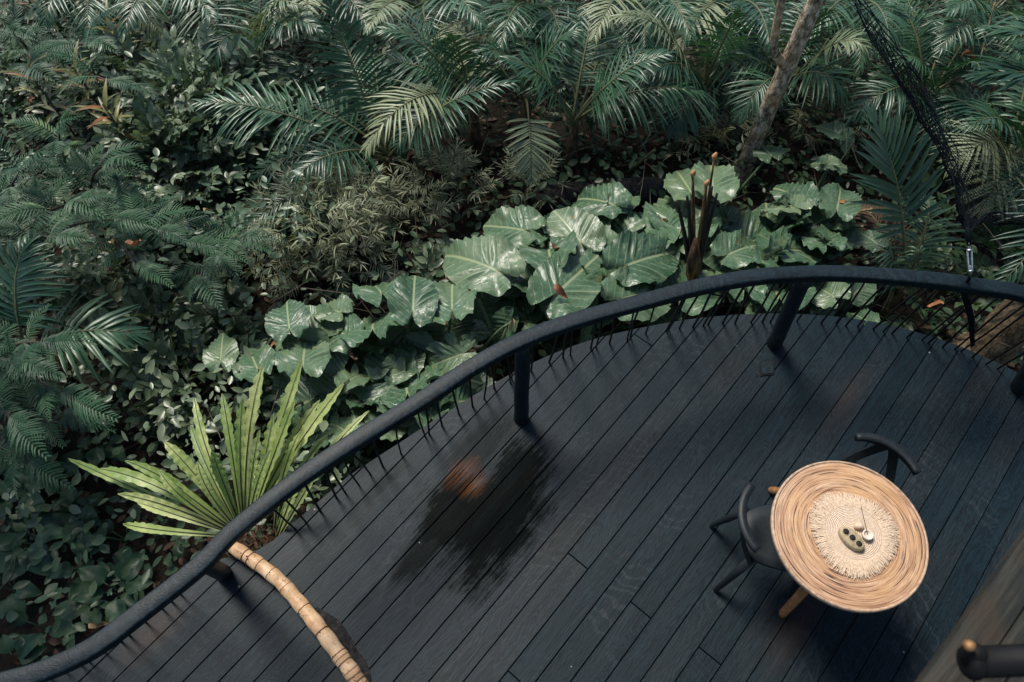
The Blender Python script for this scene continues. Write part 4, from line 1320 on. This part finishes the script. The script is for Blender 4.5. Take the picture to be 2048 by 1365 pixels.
for (px, py, rw, rd, h, n, lab) in [(60, 250, .6, .5, .7, 70, 'dense green bush at the upper left edge'), (200, 180, .6, .5, .6, 60, 'dense green bush among the crotons'), (560, 420, .35, .3, .4, 30, 'dark green bush under the left palm fronds'),
                                    (1560, 250, .4, .3, .5, 40, 'dark green bush behind the mottled trunk'), (1780, 330, .45, .35, .45, 40, 'dark green bush behind the bluish palm'), (1960, 520, .4, .3, .45, 45, 'light green bush behind the turnbuckle'),
                                    (1900, 420, .4, .3, .4, 40, 'green bush in front of the bushy pale palm'), (250, 30, .6, .4, .6, 50, 'green bush at the top edge behind the crotons'), (1850, 620, .35, .25, .35, 35, 'green bush seen through the balusters at the right'), (2010, 130, .5, .4, .6, 50, 'green bush in the top right corner')]:
    shrub('green_bush', lab, 'bush', px, py, rw, rd, h, n, 'green', 'green bushes in the thicket', rs)

# feathery-leaved small trees at the left
def feather_tree(px, py, tops, label, rng, crown=False):
    g = ground_at(px, py)
    r = thing('feathery_tree', label, 'tree', g, 'feathery-leaved trees at the left')
    for (tx, ty, tz, nl) in tops:
        t = at(tx, ty, tz)
        C = bez(g - Vector((0, 0, .05)), g.lerp(t, .45) + Vector((0, 0, .45)), t, 14)
        V, F = tube(C, lambda q_: .020 * (1 - .75 * q_), 6)
        br = part('branch', V, F, M['twig'], r)
        for k in range(nl):
            q = .42 + .58 * (k + rng.random()) / nl
            i = min(13, int(q * 14)); p = C[i].lerp(C[i + 1], q * 14 - i)
            T = (C[i + 1] - C[i]).normalized()
            a = rng.uniform(0, 6.283) if k < nl - 2 else rng.uniform(-.6, .6)
            out = Vector((math.cos(a), math.sin(a), 0))
            d = (T * .5 + out + Vector((0, 0, rng.uniform(-.15, .25)))) if k < nl - 2 else (T + out * .4)
            inst('feathery_leaf', rng.choice(VAR['feather']), r, basis(p, d, roll=rng.uniform(-.35, .35), s=rng.uniform(.55, .95)))
    return r
rf = random.Random(17)
big = feather_tree(40, 560, [(60, 330, .35, 16), (180, 400, .25, 15), (-60, 420, .3, 12), (130, 480, .2, 14), (260, 440, .1, 12)], 'large feathery-leaved tree spreading dark sprays at the left edge', rf)
feather_tree(20, 760, [(60, 740, .1, 12), (150, 800, .0, 11), (30, 850, .05, 11), (110, 690, .1, 9), (-60, 780, .1, 8)], 'feathery-leaved tree low at the left edge, below the dark broad frond', rf)
feather_tree(200, 470, [(220, 330, .1, 12), (330, 470, .0, 12), (400, 500, -.1, 10), (120, 260, .2, 12), (290, 540, -.1, 9)], 'feathery-leaved tree in front of the silvery bushes, with two brown dead leaves', rf)
feather_tree(130, 200, [(60, 150, .2, 11), (200, 90, .2, 11), (20, 60, .3, 10), (250, 180, .1, 10)], 'feathery-leaved tree in the upper left behind the crotons', rf)
feather_tree(470, 560, [(440, 520, -.3, 9), (490, 480, -.3, 9), (400, 570, -.35, 8)], 'small feathery-leaved sapling left of the bamboo clumps', rf)
feather_tree(90, 900, [(140, 850, -.35, 8), (60, 930, -.4, 8)], 'small feathery-leaved sapling above the dark rosettes', rf)

def added_crown(r, rng):
    """unseen tall stem and crown, added to the big tree to shade the lower left"""
    g = ORG[r.name]
    top = Vector((-5.0, 2.6, 3.2))
    V, F = tube(bez(g - Vector((0, 0, .05)), g.lerp(top, .5) + Vector((-.3, 0, .3)), top, 14), lambda q_: .09 * (1 - .6 * q_), 10)
    part('trunk', V, F, M['bark'], r)  # unseen stem, added to carry the shading foliage
    V, F = [], []
    for _ in range(9):
        c = top + Vector((rng.uniform(-1.2, 1.3), rng.uniform(-1.4, 1.4), rng.uniform(-.2, 1.2))); rad = rng.uniform(.5, .8)
        tv, tf = tube(bez(top - Vector((0, 0, .5)), top.lerp(c, .5), c, 5), lambda t: .03 * (1 - .8 * t), 6)
        part('branch', tv, tf, M['twig'], r)
        for _ in range(330):
            p = c + Vector((rng.gauss(0, 1), rng.gauss(0, 1), rng.gauss(0, .6))).normalized() * (rad * rng.random() ** .5)
            d = Vector((rng.uniform(-1, 1), rng.uniform(-1, 1), rng.uniform(-.5, .3))).normalized(); s_ = d.cross(Vector((0, 0, 1))).normalized()
            L = rng.uniform(.12, .22); w = L * .25; o = len(V)
            V += [p, p + d * L * .45 + s_ * w, p + d * L, p + d * L * .45 - s_ * w]; F.append((o, o + 1, o + 2, o + 3))
    o = part('crown', V, F, M['feather'], r); o['kind'] = 'stuff'  # unseen foliage, added to darken the lower left
added_crown(big, random.Random(55))

# crotons with narrow yellowish leaves
def croton(px, py, hz, label, rng, n=22, sc=1.0):
    g = ground_at(px, py)
    top = at(px, py - 6, hz)
    top = Vector((g.x, g.y, hz))
    r = thing('croton', label, 'croton', g, 'crotons with narrow leaves')
    V, F = tube([g - Vector((0, 0, .03)), g.lerp(top, .5) + Vector((.02, 0, 0)), top], [.012, .010, .007], 6)
    part('stem', V, F, M['twig'], r)
    for k in range(n):
        a = k * 2.4 + rng.uniform(-.2, .2); q = k / n
        p = g.lerp(top, .65 + .35 * q)
        d = Vector((math.cos(a), math.sin(a), .15 + 1.1 * q))
        inst('leaf', rng.choice(VAR['croton']), r, basis(p, d, roll=rng.uniform(-.3, .3), s=sc * rng.uniform(.7, 1.15)))
for (px, py, hz, lab) in [(150, 150, -.05, 'tall croton with reddish brown drooping leaves at upper left'), (210, 365, .1, 'croton with yellow upright leaves amid feathery sprays'), (285, 200, -.05, 'croton with dark red leaf tips left of the silvery bushes'), (100, 130, -.05, 'croton with orange lower leaf near the left edge'),
                          (325, 250, -.05, 'small croton at the edge of the greyish bush'), (275, 340, .0, 'small yellow croton below the greyish bush'), (330, 410, .0, 'croton with pale midribs beside the low silvery bush'), (20, 120, .0, 'yellowish croton cut by the left edge'), (360, 110, -.4, 'croton under the drooping palm of the top edge'), (190, 70, .0, 'lime-tipped croton near the top left corner')]:
    croton(px, py, hz, lab, rf)

# broad-leaved rosettes in the shade at lower left and along the deck
def rosette(px, py, label, rng, n=7, L=.20, h=.12):
    g = ground_at(px, py)
    r = thing('broad_leaved_plant', label, 'plant', g, 'broad-leaved plants in the shade')
    for k in range(n):
        a = k * 2.4 + rng.uniform(-.4, .4)
        d = Vector((math.cos(a), math.sin(a), rng.uniform(.1, .7)))
        s_ = L * rng.uniform(.7, 1.2)
        p = g + Vector((math.cos(a) * .07, math.sin(a) * .07, h * rng.uniform(.5, 1.6)))
        o = inst('leaf', rng.choice(VAR['broad']), r, basis(p, d, roll=rng.uniform(-.3, .3), s=s_))
        V, F = tube(bez(g - Vector((0, 0, .02)), g.lerp(p, .5) + Vector((0, 0, .02)), p, 4), .005, 5)
        part('stalk', V, F, M['petiole'], r)
for (px, py, n, L, lab) in [(60, 1000, 8, .24, 'glossy broad-leaved plant at the left edge above the dark soil'), (80, 1090, 9, .22, 'broad-leaved plant with pale ribs at the lower left'), (30, 1180, 6, .18, 'small broad-leaved plant cut by the lower left edge'), (190, 1140, 7, .20, 'broad-leaved plant with one tall upright leaf above the soil'),
                            (250, 1190, 6, .17, 'small broad-leaved plant beside a yellow fallen leaf'), (100, 1260, 4, .20, 'creeping plant with a pair of dark leaves close to the rail'), (170, 1040, 7, .16, 'dark small plant between rosettes and fern fronds'), (120, 960, 7, .18, 'dark plant under the lowest feathery sprays'),
                            (260, 1085, 5, .14, 'small plant beneath the lowest fern frond'), (330, 880, 6, .17, 'dark plant behind the longest fern fronds'), (20, 920, 7, .2, 'dark plant at the left edge below the feathery tree'), (220, 900, 6, .16, 'dark plant on brown litter left of the fern'), (40, 1330, 4, .15, 'seedling in the lower left corner near the rail'),
                            (960, 560, 5, .16, 'small plant in shade under the large heart leaf'), (1090, 700, 6, .17, 'low plant under the rail left of the big heart leaf'), (930, 830, 5, .15, 'low plant between balusters and vertical post'), (1400, 690, 5, .16, 'low plant at the foot of the blackened stump'), (1650, 650, 6, .16, 'low plant behind the leaning post'),
                            (820, 760, 6, .16, 'low plant under the upright pointed leaf'), (1300, 560, 5, .15, 'low plant in front of the black log'), (1720, 560, 6, .16, 'low plant at the foot of the bluish palm'), (560, 760, 6, .17, 'low plant behind the tall fern fronds'), (480, 850, 6, .17, 'low plant between fern fronds and oval-leaved bush')]:
    rosette(px, py, lab, rf, n, L)

# ------------------------------------------------------------------ ground cover, litter
def scatter(name, kind_label, mat, n, rng, zlo, zhi, Llo, Lhi, wf, tilt, region, smooth=True, dens=None):
    V, F = [], []
    made = 0
    while made < n:
        x = rng.uniform(region[0], region[1]); y = rng.uniform(region[2], region[3])
        p2 = to_deck((x, y, 0))
        if u_end(p2.y) > p2.x - .05 and -ev_y[-1] < p2.y < -ev_y[0]: continue        # under the deck
        if dens and rng.random() > dens(x, y): continue
        z = gz(x, y) + rng.uniform(zlo, zhi) ** 1.0
        a = rng.uniform(0, 6.283)
        d = Vector((math.cos(a), math.sin(a), rng.uniform(-tilt, tilt))).normalized()
        s_ = d.cross(Vector((rng.uniform(-tilt, tilt), rng.uniform(-tilt, tilt), 1))).normalized()
        L = rng.uniform(Llo, Lhi); w = L * wf * rng.uniform(.7, 1.2)
        nm = s_.cross(d)
        p = Vector((x, y, z)); o = len(V)
        cv = rng.uniform(-.2, .25) * L
        sh = ((0, .0), (.22, .72), (.5, 1.0), (.78, .66), (1.0, .0))
        for (t_, wf_) in sh:
            m_ = p + d * (L * t_) + nm * (cv * (t_ * t_ - t_ * .4))
            if wf_ == 0: V.append(m_)
            else: V += [m_ + s_ * (w * wf_) + nm * (w * wf_ * .3), m_, m_ - s_ * (w * wf_) + nm * (w * wf_ * .3)]
        F += [(o, o + 1, o + 2), (o, o + 2, o + 3), (o + 1, o + 4, o + 5, o + 2), (o + 2, o + 5, o + 6, o + 3), (o + 4, o + 7, o + 8, o + 5), (o + 5, o + 8, o + 9, o + 6), (o + 7, o + 10, o + 8), (o + 8, o + 10, o + 9)]
        made += 1
    ob = link(name, mesh(name, V, F, mat, smooth=smooth))
    tag(ob, kind_label, None, None, 'stuff')
rg = random.Random(1001)
REG = (-7.5, 7.5, .2, 10.0)
def green_dens(x, y):
    return .25 + .75 * (noise.noise(Vector((x * .9, y * .9, 1.7))) > -.25)
scatter('ground_cover', 'low green ground cover filling the jungle floor', M['under'], 26000, rg, .0, .42, .04, .11, .30, .5, REG, dens=green_dens)
scatter('leaf_litter', 'brown fallen leaves covering the jungle floor', M['litter'], 9000, rg, .005, .05, .04, .11, .26, .25, REG)
scatter('tall_grass', 'narrow grassy blades between the palms', M['palm'], 9000, rg, .05, .80, .18, .42, .022, .9, (-5.5, 6.5, 4.9, 9.5))
def clump(x, y):
    return 1.0 if noise.noise(Vector((x * 1.6, y * 1.6, 9.3))) > .02 else .06
scatter('small_leaved_thicket', 'tangle of small pale leaves in the thicket at the left', M['varieg'], 5200, rg, .25, 1.05, .03, .10, .26, .6, (-5.6, -1.4, 3.2, 7.8), dens=clump)
scatter('green_leaved_thicket', 'tangle of small green leaves in the thicket at the left', M['oval'], 4500, rg, .1, .8, .035, .12, .26, .6, (-5.8, -1.0, 1.6, 7.8), dens=lambda x, y: clump(x + 5, y))
scatter('bare_twigs', 'thin bare twigs and dry stems tangled through the undergrowth', M['twig'], 1800, rg, .1, .8, .25, .6, .006, .9, (-5.8, 6.0, 2.2, 8.5))

# separate dead leaves one can point at
def dead_leaf(px, py, z, L, mat, label, rng):
    p = at(px, py, z)
    k = rng.randrange(3)
    V, F = VAR['dead'][k]
    a = rng.uniform(0, 6.283)
    Mx = basis(Vector((0, 0, 0)), Vector((math.cos(a), math.sin(a), rng.uniform(-.1, .2))), roll=rng.uniform(-.7, .7), s=L * .85)
    o = link('fallen_leaf', mesh('fallen_leaf', [Mx @ v for v in V], F, M[mat]))
    o.location = p
    tag(o, label, 'leaf', 'fallen dead leaves')
for q in [(252, 488, .12, .14, 'orange', 'orange-brown dead leaf hanging in the feathery sprays'), (225, 482, .12, .09, 'tan', 'pale brown dead leaf next to the hanging orange-brown one'), (408, 424, -.35, .08, 'tan', 'yellow leaf caught on the low silvery bush'), (418, 466, -.35, .09, 'tan', 'tan dead leaf below the low silvery bush'),
          (540, 690, -.28, .08, 'orange', 'bright orange dead leaf on the leaf edge above the fern tips'), (1275, 436, -.55, .17, 'orange', 'clump-like orange dead leaf in front of the black log'), (1255, 428, -.55, .13, 'tan', 'pale curled dead leaf left of the orange clump'), (1108, 572, -.06, .13, 'orange', 'orange-brown dead leaf lying in the big heart leaf'),
          (1102, 490, -.22, .11, 'litter', 'brown dead leaf in the leaf above the big heart leaf'), (1020, 663, -.3, .09, 'tan', 'tan dead leaf on the Y-shaped leaf by the rail'), (1425, 548, -.5, .2, 'orange', 'large orange dead leaf at the right of the blackened stump'), (1372, 562, -.5, .17, 'orange', 'orange dead leaf at the left foot of the blackened stump'),
          (1745, 630, -.6, .14, 'tan', 'tan dead leaf behind the thin balusters'), (1855, 610, -.5, .11, 'orange', 'orange dead leaf seen through balusters on the right'), (1690, 408, -.28, .07, 'orange', 'small reddish dead leaf on the rounded leaf'), (1515, 518, -.4, .1, 'tan', 'tan dead leaf at the edge of a leaf right of the stump'),
          (1722, 418, -.5, .15, 'tan', 'pale dead leaf beside the rounded leaf'), (1920, 115, -.1, .22, 'orange', 'orange dead frond tip behind the net'), (1220, 402, -.42, .11, 'tan', 'cream dead leaf on the leaf over the black log'), (1340, 450, -.42, .09, 'tan', 'tan dead leaf on the leaf left of the stump tips'),
          (180, 1243, -1.0, .12, 'tan', 'yellow fallen leaf on dark soil near the rail'), (30, 1310, -1.05, .2, 'litter', 'curled brown dead leaf in the lower left corner'), (70, 197, .1, .09, 'orange', 'rust-red dead leaf in the upper left bushes'), (1270, 652, -.55, .1, 'tan', 'dead leaf just past the deck edge')]:
    dead_leaf(*q, rf)

# ------------------------------------------------------------------ trees and trunks
def vert_z(base, ypx):
    lo, hi = GROUND, 3.5
    for _ in range(40):
        m_ = (lo + hi) / 2
        if proj((base.x, base.y, m_))[1] > ypx: lo = m_
        else: hi = m_
    return lo

def leafy_crown(root, centres, rng, mat, name='crown', n=900, leafL=.16):
    V, F = [], []
    for (c, rad) in centres:
        for _ in range(n):
            u = Vector((rng.gauss(0, 1), rng.gauss(0, 1), rng.gauss(0, .7))).normalized() * (rad * rng.random() ** .45)
            p = c + u
            d = Vector((rng.uniform(-1, 1), rng.uniform(-1, 1), rng.uniform(-.6, .4))).normalized(); s_ = d.orthogonal().normalized()
            s_ = Quaternion(d, rng.uniform(0, 6.28)) @ s_
            L = leafL * rng.uniform(.6, 1.2); w = L * .22; o = len(V)
            V += [p, p + d * L * .45 + s_ * w, p + d * L, p + d * L * .45 - s_ * w]
            F.append((o, o + 1, o + 2, o + 3))
    o = part(name, V, F, mat, root)
    return o

def build_tree():
    rng = random.Random(6)
    g = ground_at(1482, 368)
    r = thing('mottled_tree', 'slim tree with mottled lichen bark and a forked trunk', 'tree', g)
    pts = [(g.x + dx, g.y + dy, z) for dx, dy, z in [(-.03, 0, GROUND - .1), (-.02, 0, GROUND + .15), (-.01, .0, -.6), (.03, .02, 0), (.06, .02, .5), (.12, .03, 1.1), (.16, .05, 2.0), (.22, .1, 3.2), (.3, .2, 4.4)]]
    C = catmull(pts, 7)
    def rad(t): return .078 * (1 - .4 * t) + .03 * max(0, .12 - t) / .12
    V, F = tube(C, rad, 20)
    V = [v + (v - Vector((g.x, g.y, v.z))).normalized() * (.010 * noise.noise(v * 6)) for v in V]
    part('trunk', V, F, M['bark'], r)
    zf = vert_z(g, 118)
    a = Vector((g.x, g.y, zf - .06))
    b1 = at(1548, 92, zf + .16); b2 = at(1563, 0, zf + .52); b3 = at(1575, -110, zf + 1.0)
    V, F = tube(catmull([a, b1, b2, b3, b3 + Vector((-.15, .2, 1.4))], 6), lambda t: .036 * (1 - .5 * t), 14)
    part('limb', V, F, M['bark'], r)
    top = Vector(pts[-1])
    cs = [(top + Vector((rng.uniform(-1.1, 1.1), rng.uniform(-.3, 1.4), rng.uniform(-.2, 1.2))), rng.uniform(.5, .8)) for _ in range(7)]
    for c, _ in cs:
        V, F = tube(bez(top - Vector((0, 0, .6)), top.lerp(c, .5), c, 5), lambda t: .03 * (1 - .8 * t), 6)
        part('limb', V, F, M['bark'], r)
    leafy_crown(r, cs, rng, M['under'], n=130)
build_tree()

def build_stump():
    rng = random.Random(12)
    g = ground_at(1388, 632)
    zt = -.25
    tops = at(1388, 520, zt)
    r = thing('blackened_stump', 'brown fibrous palm stump splitting into blackened upright stalks behind the rail', 'stump', g)
    V, F = tube([g - Vector((0, 0, .05)), g.lerp(tops, .3), g.lerp(tops, .7), tops, at(1392, 478, .0)], [.085, .07, .06, .05, .012], 16)
    V = [v + Vector((.007 * noise.noise(v * 40), .007 * noise.noise(v * 43 + Vector((5, 0, 0))), 0)) for v in V]
    part('trunk', V, F, M['charred'], r)
    for (x, y, z, m_, rad) in [(1353, 402, .25, 'blackstalk', .013), (1374, 392, .32, 'blackstalk', .014), (1385, 352, .45, 'charred', .012), (1412, 372, .40, 'charred', .015), (1424, 374, .42, 'blackstalk', .014), (1434, 388, .36, 'blackstalk', .013), (1428, 318, .6, 'charred', .010)]:
        a = at(1388 + (x - 1392) * .28, 520, zt - .03)
        t = at(x, y, z)
        V, F = tube(bez(a, a.lerp(t, .5) + Vector((0, 0, .05)), t, 7), lambda q_: rad * (1.5 - .9 * q_), 8)
        o = part('stalk', V, F, M[m_], r)
        if m_ == 'charred':
            V, F = tube([t - Vector((0, 0, .01)), t + Vector((0, 0, .02)), t + Vector((.003, 0, .05))], [.008, .018, .006], 8)
            part('bud', V, F, M['bud'], r, o)
build_stump()

def build_right_trunk():
    rng = random.Random(14)
    g = ground_at(1960, 730)
    g = Vector((3.42, 2.62, GROUND))
    pts = [g + Vector(q) for q in [(-.05, -.05, -.1), (0, 0, .15), (.12, .10, .5), (.28, .22, .95), (.5, .38, 1.5), (.8, .6, 2.3), (1.1, .9, 3.2)]]
    r = thing('leaning_trunk', 'thick mossy brown trunk leaning away at the right edge behind the rail', 'tree', g)
    C = catmull(pts, 6)
    V, F = tube(C, lambda t: .17 * (1 - .4 * t) + .10 * max(0, .2 - t) / .2, 22)
    V = [v + Vector((.03 * noise.noise(v * 4), .03 * noise.noise(v * 4.3 + Vector((9, 0, 0))), 0)) for v in V]
    part('trunk', V, F, M['mossy'], r)
    for k in range(7):
        a = rng.uniform(1.6, 5.4); L = rng.uniform(.3, .6)
        e = g + Vector((math.cos(a) * L, math.sin(a) * L, -.03))
        V, F = tube(bez(g + Vector((math.cos(a) * .1, math.sin(a) * .1, .35)), g + Vector((math.cos(a) * L * .5, math.sin(a) * L * .5, .2)), e, 8), lambda t: .05 * (1 - .7 * t), 8)
        part('root', V, F, M['mossy'], r)
    top = C[-1]
    cs = [(top + Vector((rng.uniform(-.3, 1.2), rng.uniform(-.4, 1.0), rng.uniform(.0, 1.0))), rng.uniform(.5, .8)) for _ in range(5)]
    for c, _ in cs:
        V, F = tube(bez(C[-4], top.lerp(c, .4), c, 5), lambda t: .04 * (1 - .8 * t), 6)
        part('limb', V, F, M['mossy'], r)
    leafy_crown(r, cs, rng, M['under'], n=120)
build_right_trunk()

def build_logs():
    a, b_ = at(1075, 412, GROUND + .10), at(1335, 378, GROUND + .16)
    pts = [a.lerp(b_, t) + Vector((0, .03 * math.sin(t * 5), .02 * math.sin(t * 9))) for t in [i / 12 for i in range(13)]]
    r = thing('black_log', 'black rotten log lying on the ground behind the elephant ears', 'log', a.lerp(b_, .5))
    V, F = tube(pts, lambda t: .13 + .015 * math.sin(t * 11), 16)
    V = [v + (v.normalized()) * (.02 * noise.noise(v * 9)) for v in V]
    part('trunk', V, F, M['log'], r)
    def branch(pts, rad, label, m_='mossy'):
        P = [at(*p) for p in pts]
        o_ = thing('bare_branch', label, 'branch', P[0])
        V, F = tube(catmull(P, 5), lambda t: rad * (1 - .5 * t), 7)
        part('wood', V, F, M[m_], o_)
    branch([(2070, 60, -.2), (2010, 150, -.35), (1960, 215, -.5), (1925, 250, -.6)], .03, 'pale bare branch slanting down behind the net at upper right')
    branch([(2060, 120, -.4), (2010, 190, -.5), (1975, 235, -.6)], .02, 'thinner pale branch just right of the slanting one behind the net')
    branch([(1990, 5, .2), (1975, 60, .1), (1960, 120, 0)], .008, 'thin pale stick at the top right corner', 'mossy')
    branch([(350, 588, -.75), (390, 625, -.8), (425, 675, -.9)], .02, 'fallen brown branch on the ground left of the round leaf')
    branch([(285, 770, -.85), (325, 805, -.9), (385, 860, -1.0)], .018, 'fallen brown branch beneath the pale oval-leaved bush')
    branch([(690, 470, -.5), (640, 520, -.7), (600, 560, -.9)], .008, 'thin bare twig slanting through the bamboo clumps', 'twig')
    branch([(1358, 10, .1), (1372, 50, .05), (1372, 75, 0)], .012, 'short white stick near the top edge left of the forked tree', 'bark')
    branch([(1310, 300, -.5), (1280, 325, -.7), (1255, 345, -.9)], .014, 'short yellowish stalk behind the black log', 'rachis')
    branch([(0, 1180, -1.05), (25, 1150, -1.0), (32, 1110, -1.0)], .006, 'curved thin twig on dark soil at the lower left', 'twig')
build_logs()

# ------------------------------------------------------------------ net hung from the rail
def build_net():
    hook = at(1940, 575, RZH + .03)
    tb0 = at(1941, 548, .98); tb1 = at(1938, 492, 1.10); knot = at(1936, 468, 1.14)
    r = thing('hammock_net', 'black cord net stretched from the rail up to the top right', 'net', hook)
    left = catmull([knot, at(1925, 390, 1.20), at(1905, 300, 1.26), at(1860, 205, 1.34), at(1800, 110, 1.42), at(1730, 15, 1.5), at(1640, -110, 1.6)], 8)
    right = catmull([knot, at(1985, 425, 1.16), at(2040, 440, 1.2), at(2110, 440, 1.28), at(2190, 420, 1.36), at(2280, 380, 1.45), at(2400, 320, 1.6)], 8)
    n = len(left)
    def S_(u, v):
        i = min(n - 2, int(u * (n - 1))); f_ = u * (n - 1) - i
        a = left[i].lerp(left[i + 1], f_); b_ = right[i].lerp(right[i + 1], f_)
        p = a.lerp(b_, v)
        p.z -= .38 * u ** .7 * math.sin(math.pi * min(1, v)) ** .8
        k = .03
        return p + Vector((k * noise.noise(p * 9), k * noise.noise(p * 9 + Vector((3, 0, 0))), k * noise.noise(p * 9 + Vector((0, 7, 0)))))
    parts = []
    rng = random.Random(8)
    nu, nv = 34, 19
    vv = [(j / nv) ** 1.05 for j in range(nv + 1)]
    for j in range(nv):
        for s2 in (0, 1):
            # zigzag cords that meet their neighbours: a diamond mesh
            pts = []
            for i in range(nu + 1):
                jj = j + ((i + s2) % 2)
                pts.append(S_((i / nu) ** 1.05, vv[min(jj, nv)]))
            parts.append(tube(pts, .0019, 3, False))
    V, F = join(parts)
    o = part('net', V, F, M['net'], r); o['kind'] = 'stuff'
    # bunched cords along the left edge
    for k in range(4):
        pts = [p + Vector((.045 * noise.noise(p * 5 + Vector((k * 5, 0, 0))) + .02 * math.sin(k * 2.1 + i * .25), .03 * noise.noise(p * 5 + Vector((0, k * 5, 0))), .03 * noise.noise(p * 4 + Vector((0, 0, k * 4))))) * min(1, i / 6) for i, p in enumerate(left)]
        V, F = tube(pts, .0030, 5)
        part('edge_cord', V, F, M['net'], r)
    pts = [p + Vector((.01 * noise.noise(p * 5), 0, 0)) for p in right]
    V, F = tube(pts, .005, 6); part('edge_cord', V, F, M['net'], r)
    V, F = tube([tb1, tb1.lerp(knot, .5), knot, knot + (knot - tb1) * .5], [.006, .012, .016, .008], 10); part('knot', V, F, M['net'], r)
    t = thing('turnbuckle', 'steel turnbuckle tying the black net to the handrail', 'turnbuckle', tb0)
    d = (tb1 - tb0); L = d.length; d.normalize(); s_ = d.cross(CD).normalized(); k = d.cross(s_)
    for s2 in (-1, 1):
        V, F = tube([tb0 + d * L * .12 + s_ * s2 * .004, tb0 + d * L * .2 + s_ * s2 * .010, tb0 + d * L * .8 + s_ * s2 * .010, tb0 + d * L * .88 + s_ * s2 * .004], .0055, 8)
        part('side_bar', V, F, M['steel'], t)
    for q0, q1, nm in ((-.12, .3, 'bolt'), (.7, 1.12, 'bolt')):
        V, F = tube([tb0 + d * L * q0, tb0 + d * L * q1], .0055, 8); part(nm, V, F, M['steel'], t)
    for q in (.12, .86):
        V, F = tube([tb0 + d * L * (q - .03), tb0 + d * L * (q + .03)], .013, 8); part('end_ring', V, F, M['steel'], t)
    V, F = tube([hook + Vector((0, .03, -.05)), hook + Vector((0, .035, .01)), tb0 - d * .008], .008, 8); part('strap', V, F, M['net'], t)
    # strap wrapped under the rail
    q = rail_near(hook)
    dn = at(1945, 690, .1)
    V, F = tube([Vector((q.x, q.y + .03, RZH - .03)), at(1943, 640, .5), dn], [.02, .016, .012], 8); part('strap', V, F, M['net'], t)
build_net()

# ------------------------------------------------------------------ the house's own upper ledge, close to the camera
def build_ledge():
    a, b_ = at(1842, 1365, 2.6), at(2052, 1068, 2.6)
    d = (b_ - a).normalized(); s_ = Vector((d.y, -d.x, 0))
    r = thing('upper_storey', 'weathered grey boards of an upper storey, blurred in the lower right corner', 'building', a)
    ang = math.atan2(d.y, d.x)
    r.rotation_euler.z = ang
    off = 0
    for w in (.062, .036, .05, .085, .085):
        V, F = box_pts(-.7, .9, -off - w + .004, -off, -.03, -.004 * (len(r.children) % 2))
        link('board', mesh('board', V, F, M['weathered'], smooth=False), r)
        off += w
    V, F = box_pts(-3.0, 3.0, -4.0, -off - .002, -.16, -.004)
    link('floor', mesh('floor', V, F, M['slab'], smooth=False), r)  # unseen slab, added with the cover above for its shade
    # unseen pitched cover on posts, added to darken the near deck
    V = [(-3.4, .75, 2.75), (3.4, .75, 2.75), (3.4, -4.4, 4.1), (-3.4, -4.4, 4.1)]
    V += [(x, y, z + .12) for x, y, z in V]
    F = [(3, 2, 1, 0), (4, 5, 6, 7), (0, 1, 5, 4), (1, 2, 6, 5), (2, 3, 7, 6), (3, 0, 4, 7)]
    link('shade_roof', mesh('shade_roof', V, F, M['weathered'], smooth=False), r)
    for x, y in ((-2.8, -1.2), (2.8, -1.2)):
        V, F = tube([Vector((x, y, -2.6)), Vector((x, y, 3.2))], .06, 10)
        link('post', mesh('post', V, F, M['weathered']), r)  # unseen uprights, added to carry the cover
    r2 = thing('dark_pipe_rail', 'out-of-focus black pipe end with brass tip in the bottom right corner', 'pipe', at(1940, 1322, 2.86))
    c = at(1938, 1325, 2.86); e = at(2120, 1318, 2.86); e2 = at(2500, 1310, 2.86)
    V, F = tube([c.lerp(e, t) for t in (-.06, -.05, 0, .06, .1, .11)] , [.010, .019, .023, .023, .020, .019], 18)
    part('end_cap', V, F, M['black'], r2)
    V, F = tube([c.lerp(e, .11), e, e2], .0205, 18); part('pipe', V, F, M['black'], r2)
    V, F = tube([e2 + Vector((-.01, 0, .0)), Vector((e2.x - .01, e2.y, 2.597))], .018, 14); part('support', V, F, M['black'], r2)
    q = at(1952, 1300, 2.88)
    V, F = tube([q + Vector((0, -.012, -.02)), q, q + Vector((0, .004, .004))], [.014, .014, .006], 12); part('knuckle', V, F, M['black'], r2)
    q = at(1943, 1291, 2.90)
    V, F = tube([q + Vector((-.004, 0, -.006)), q, q + Vector((.001, .002, .004))], [.0075, .0075, .003], 10); part('brass_tip', V, F, M['brass'], r2)
build_ledge()
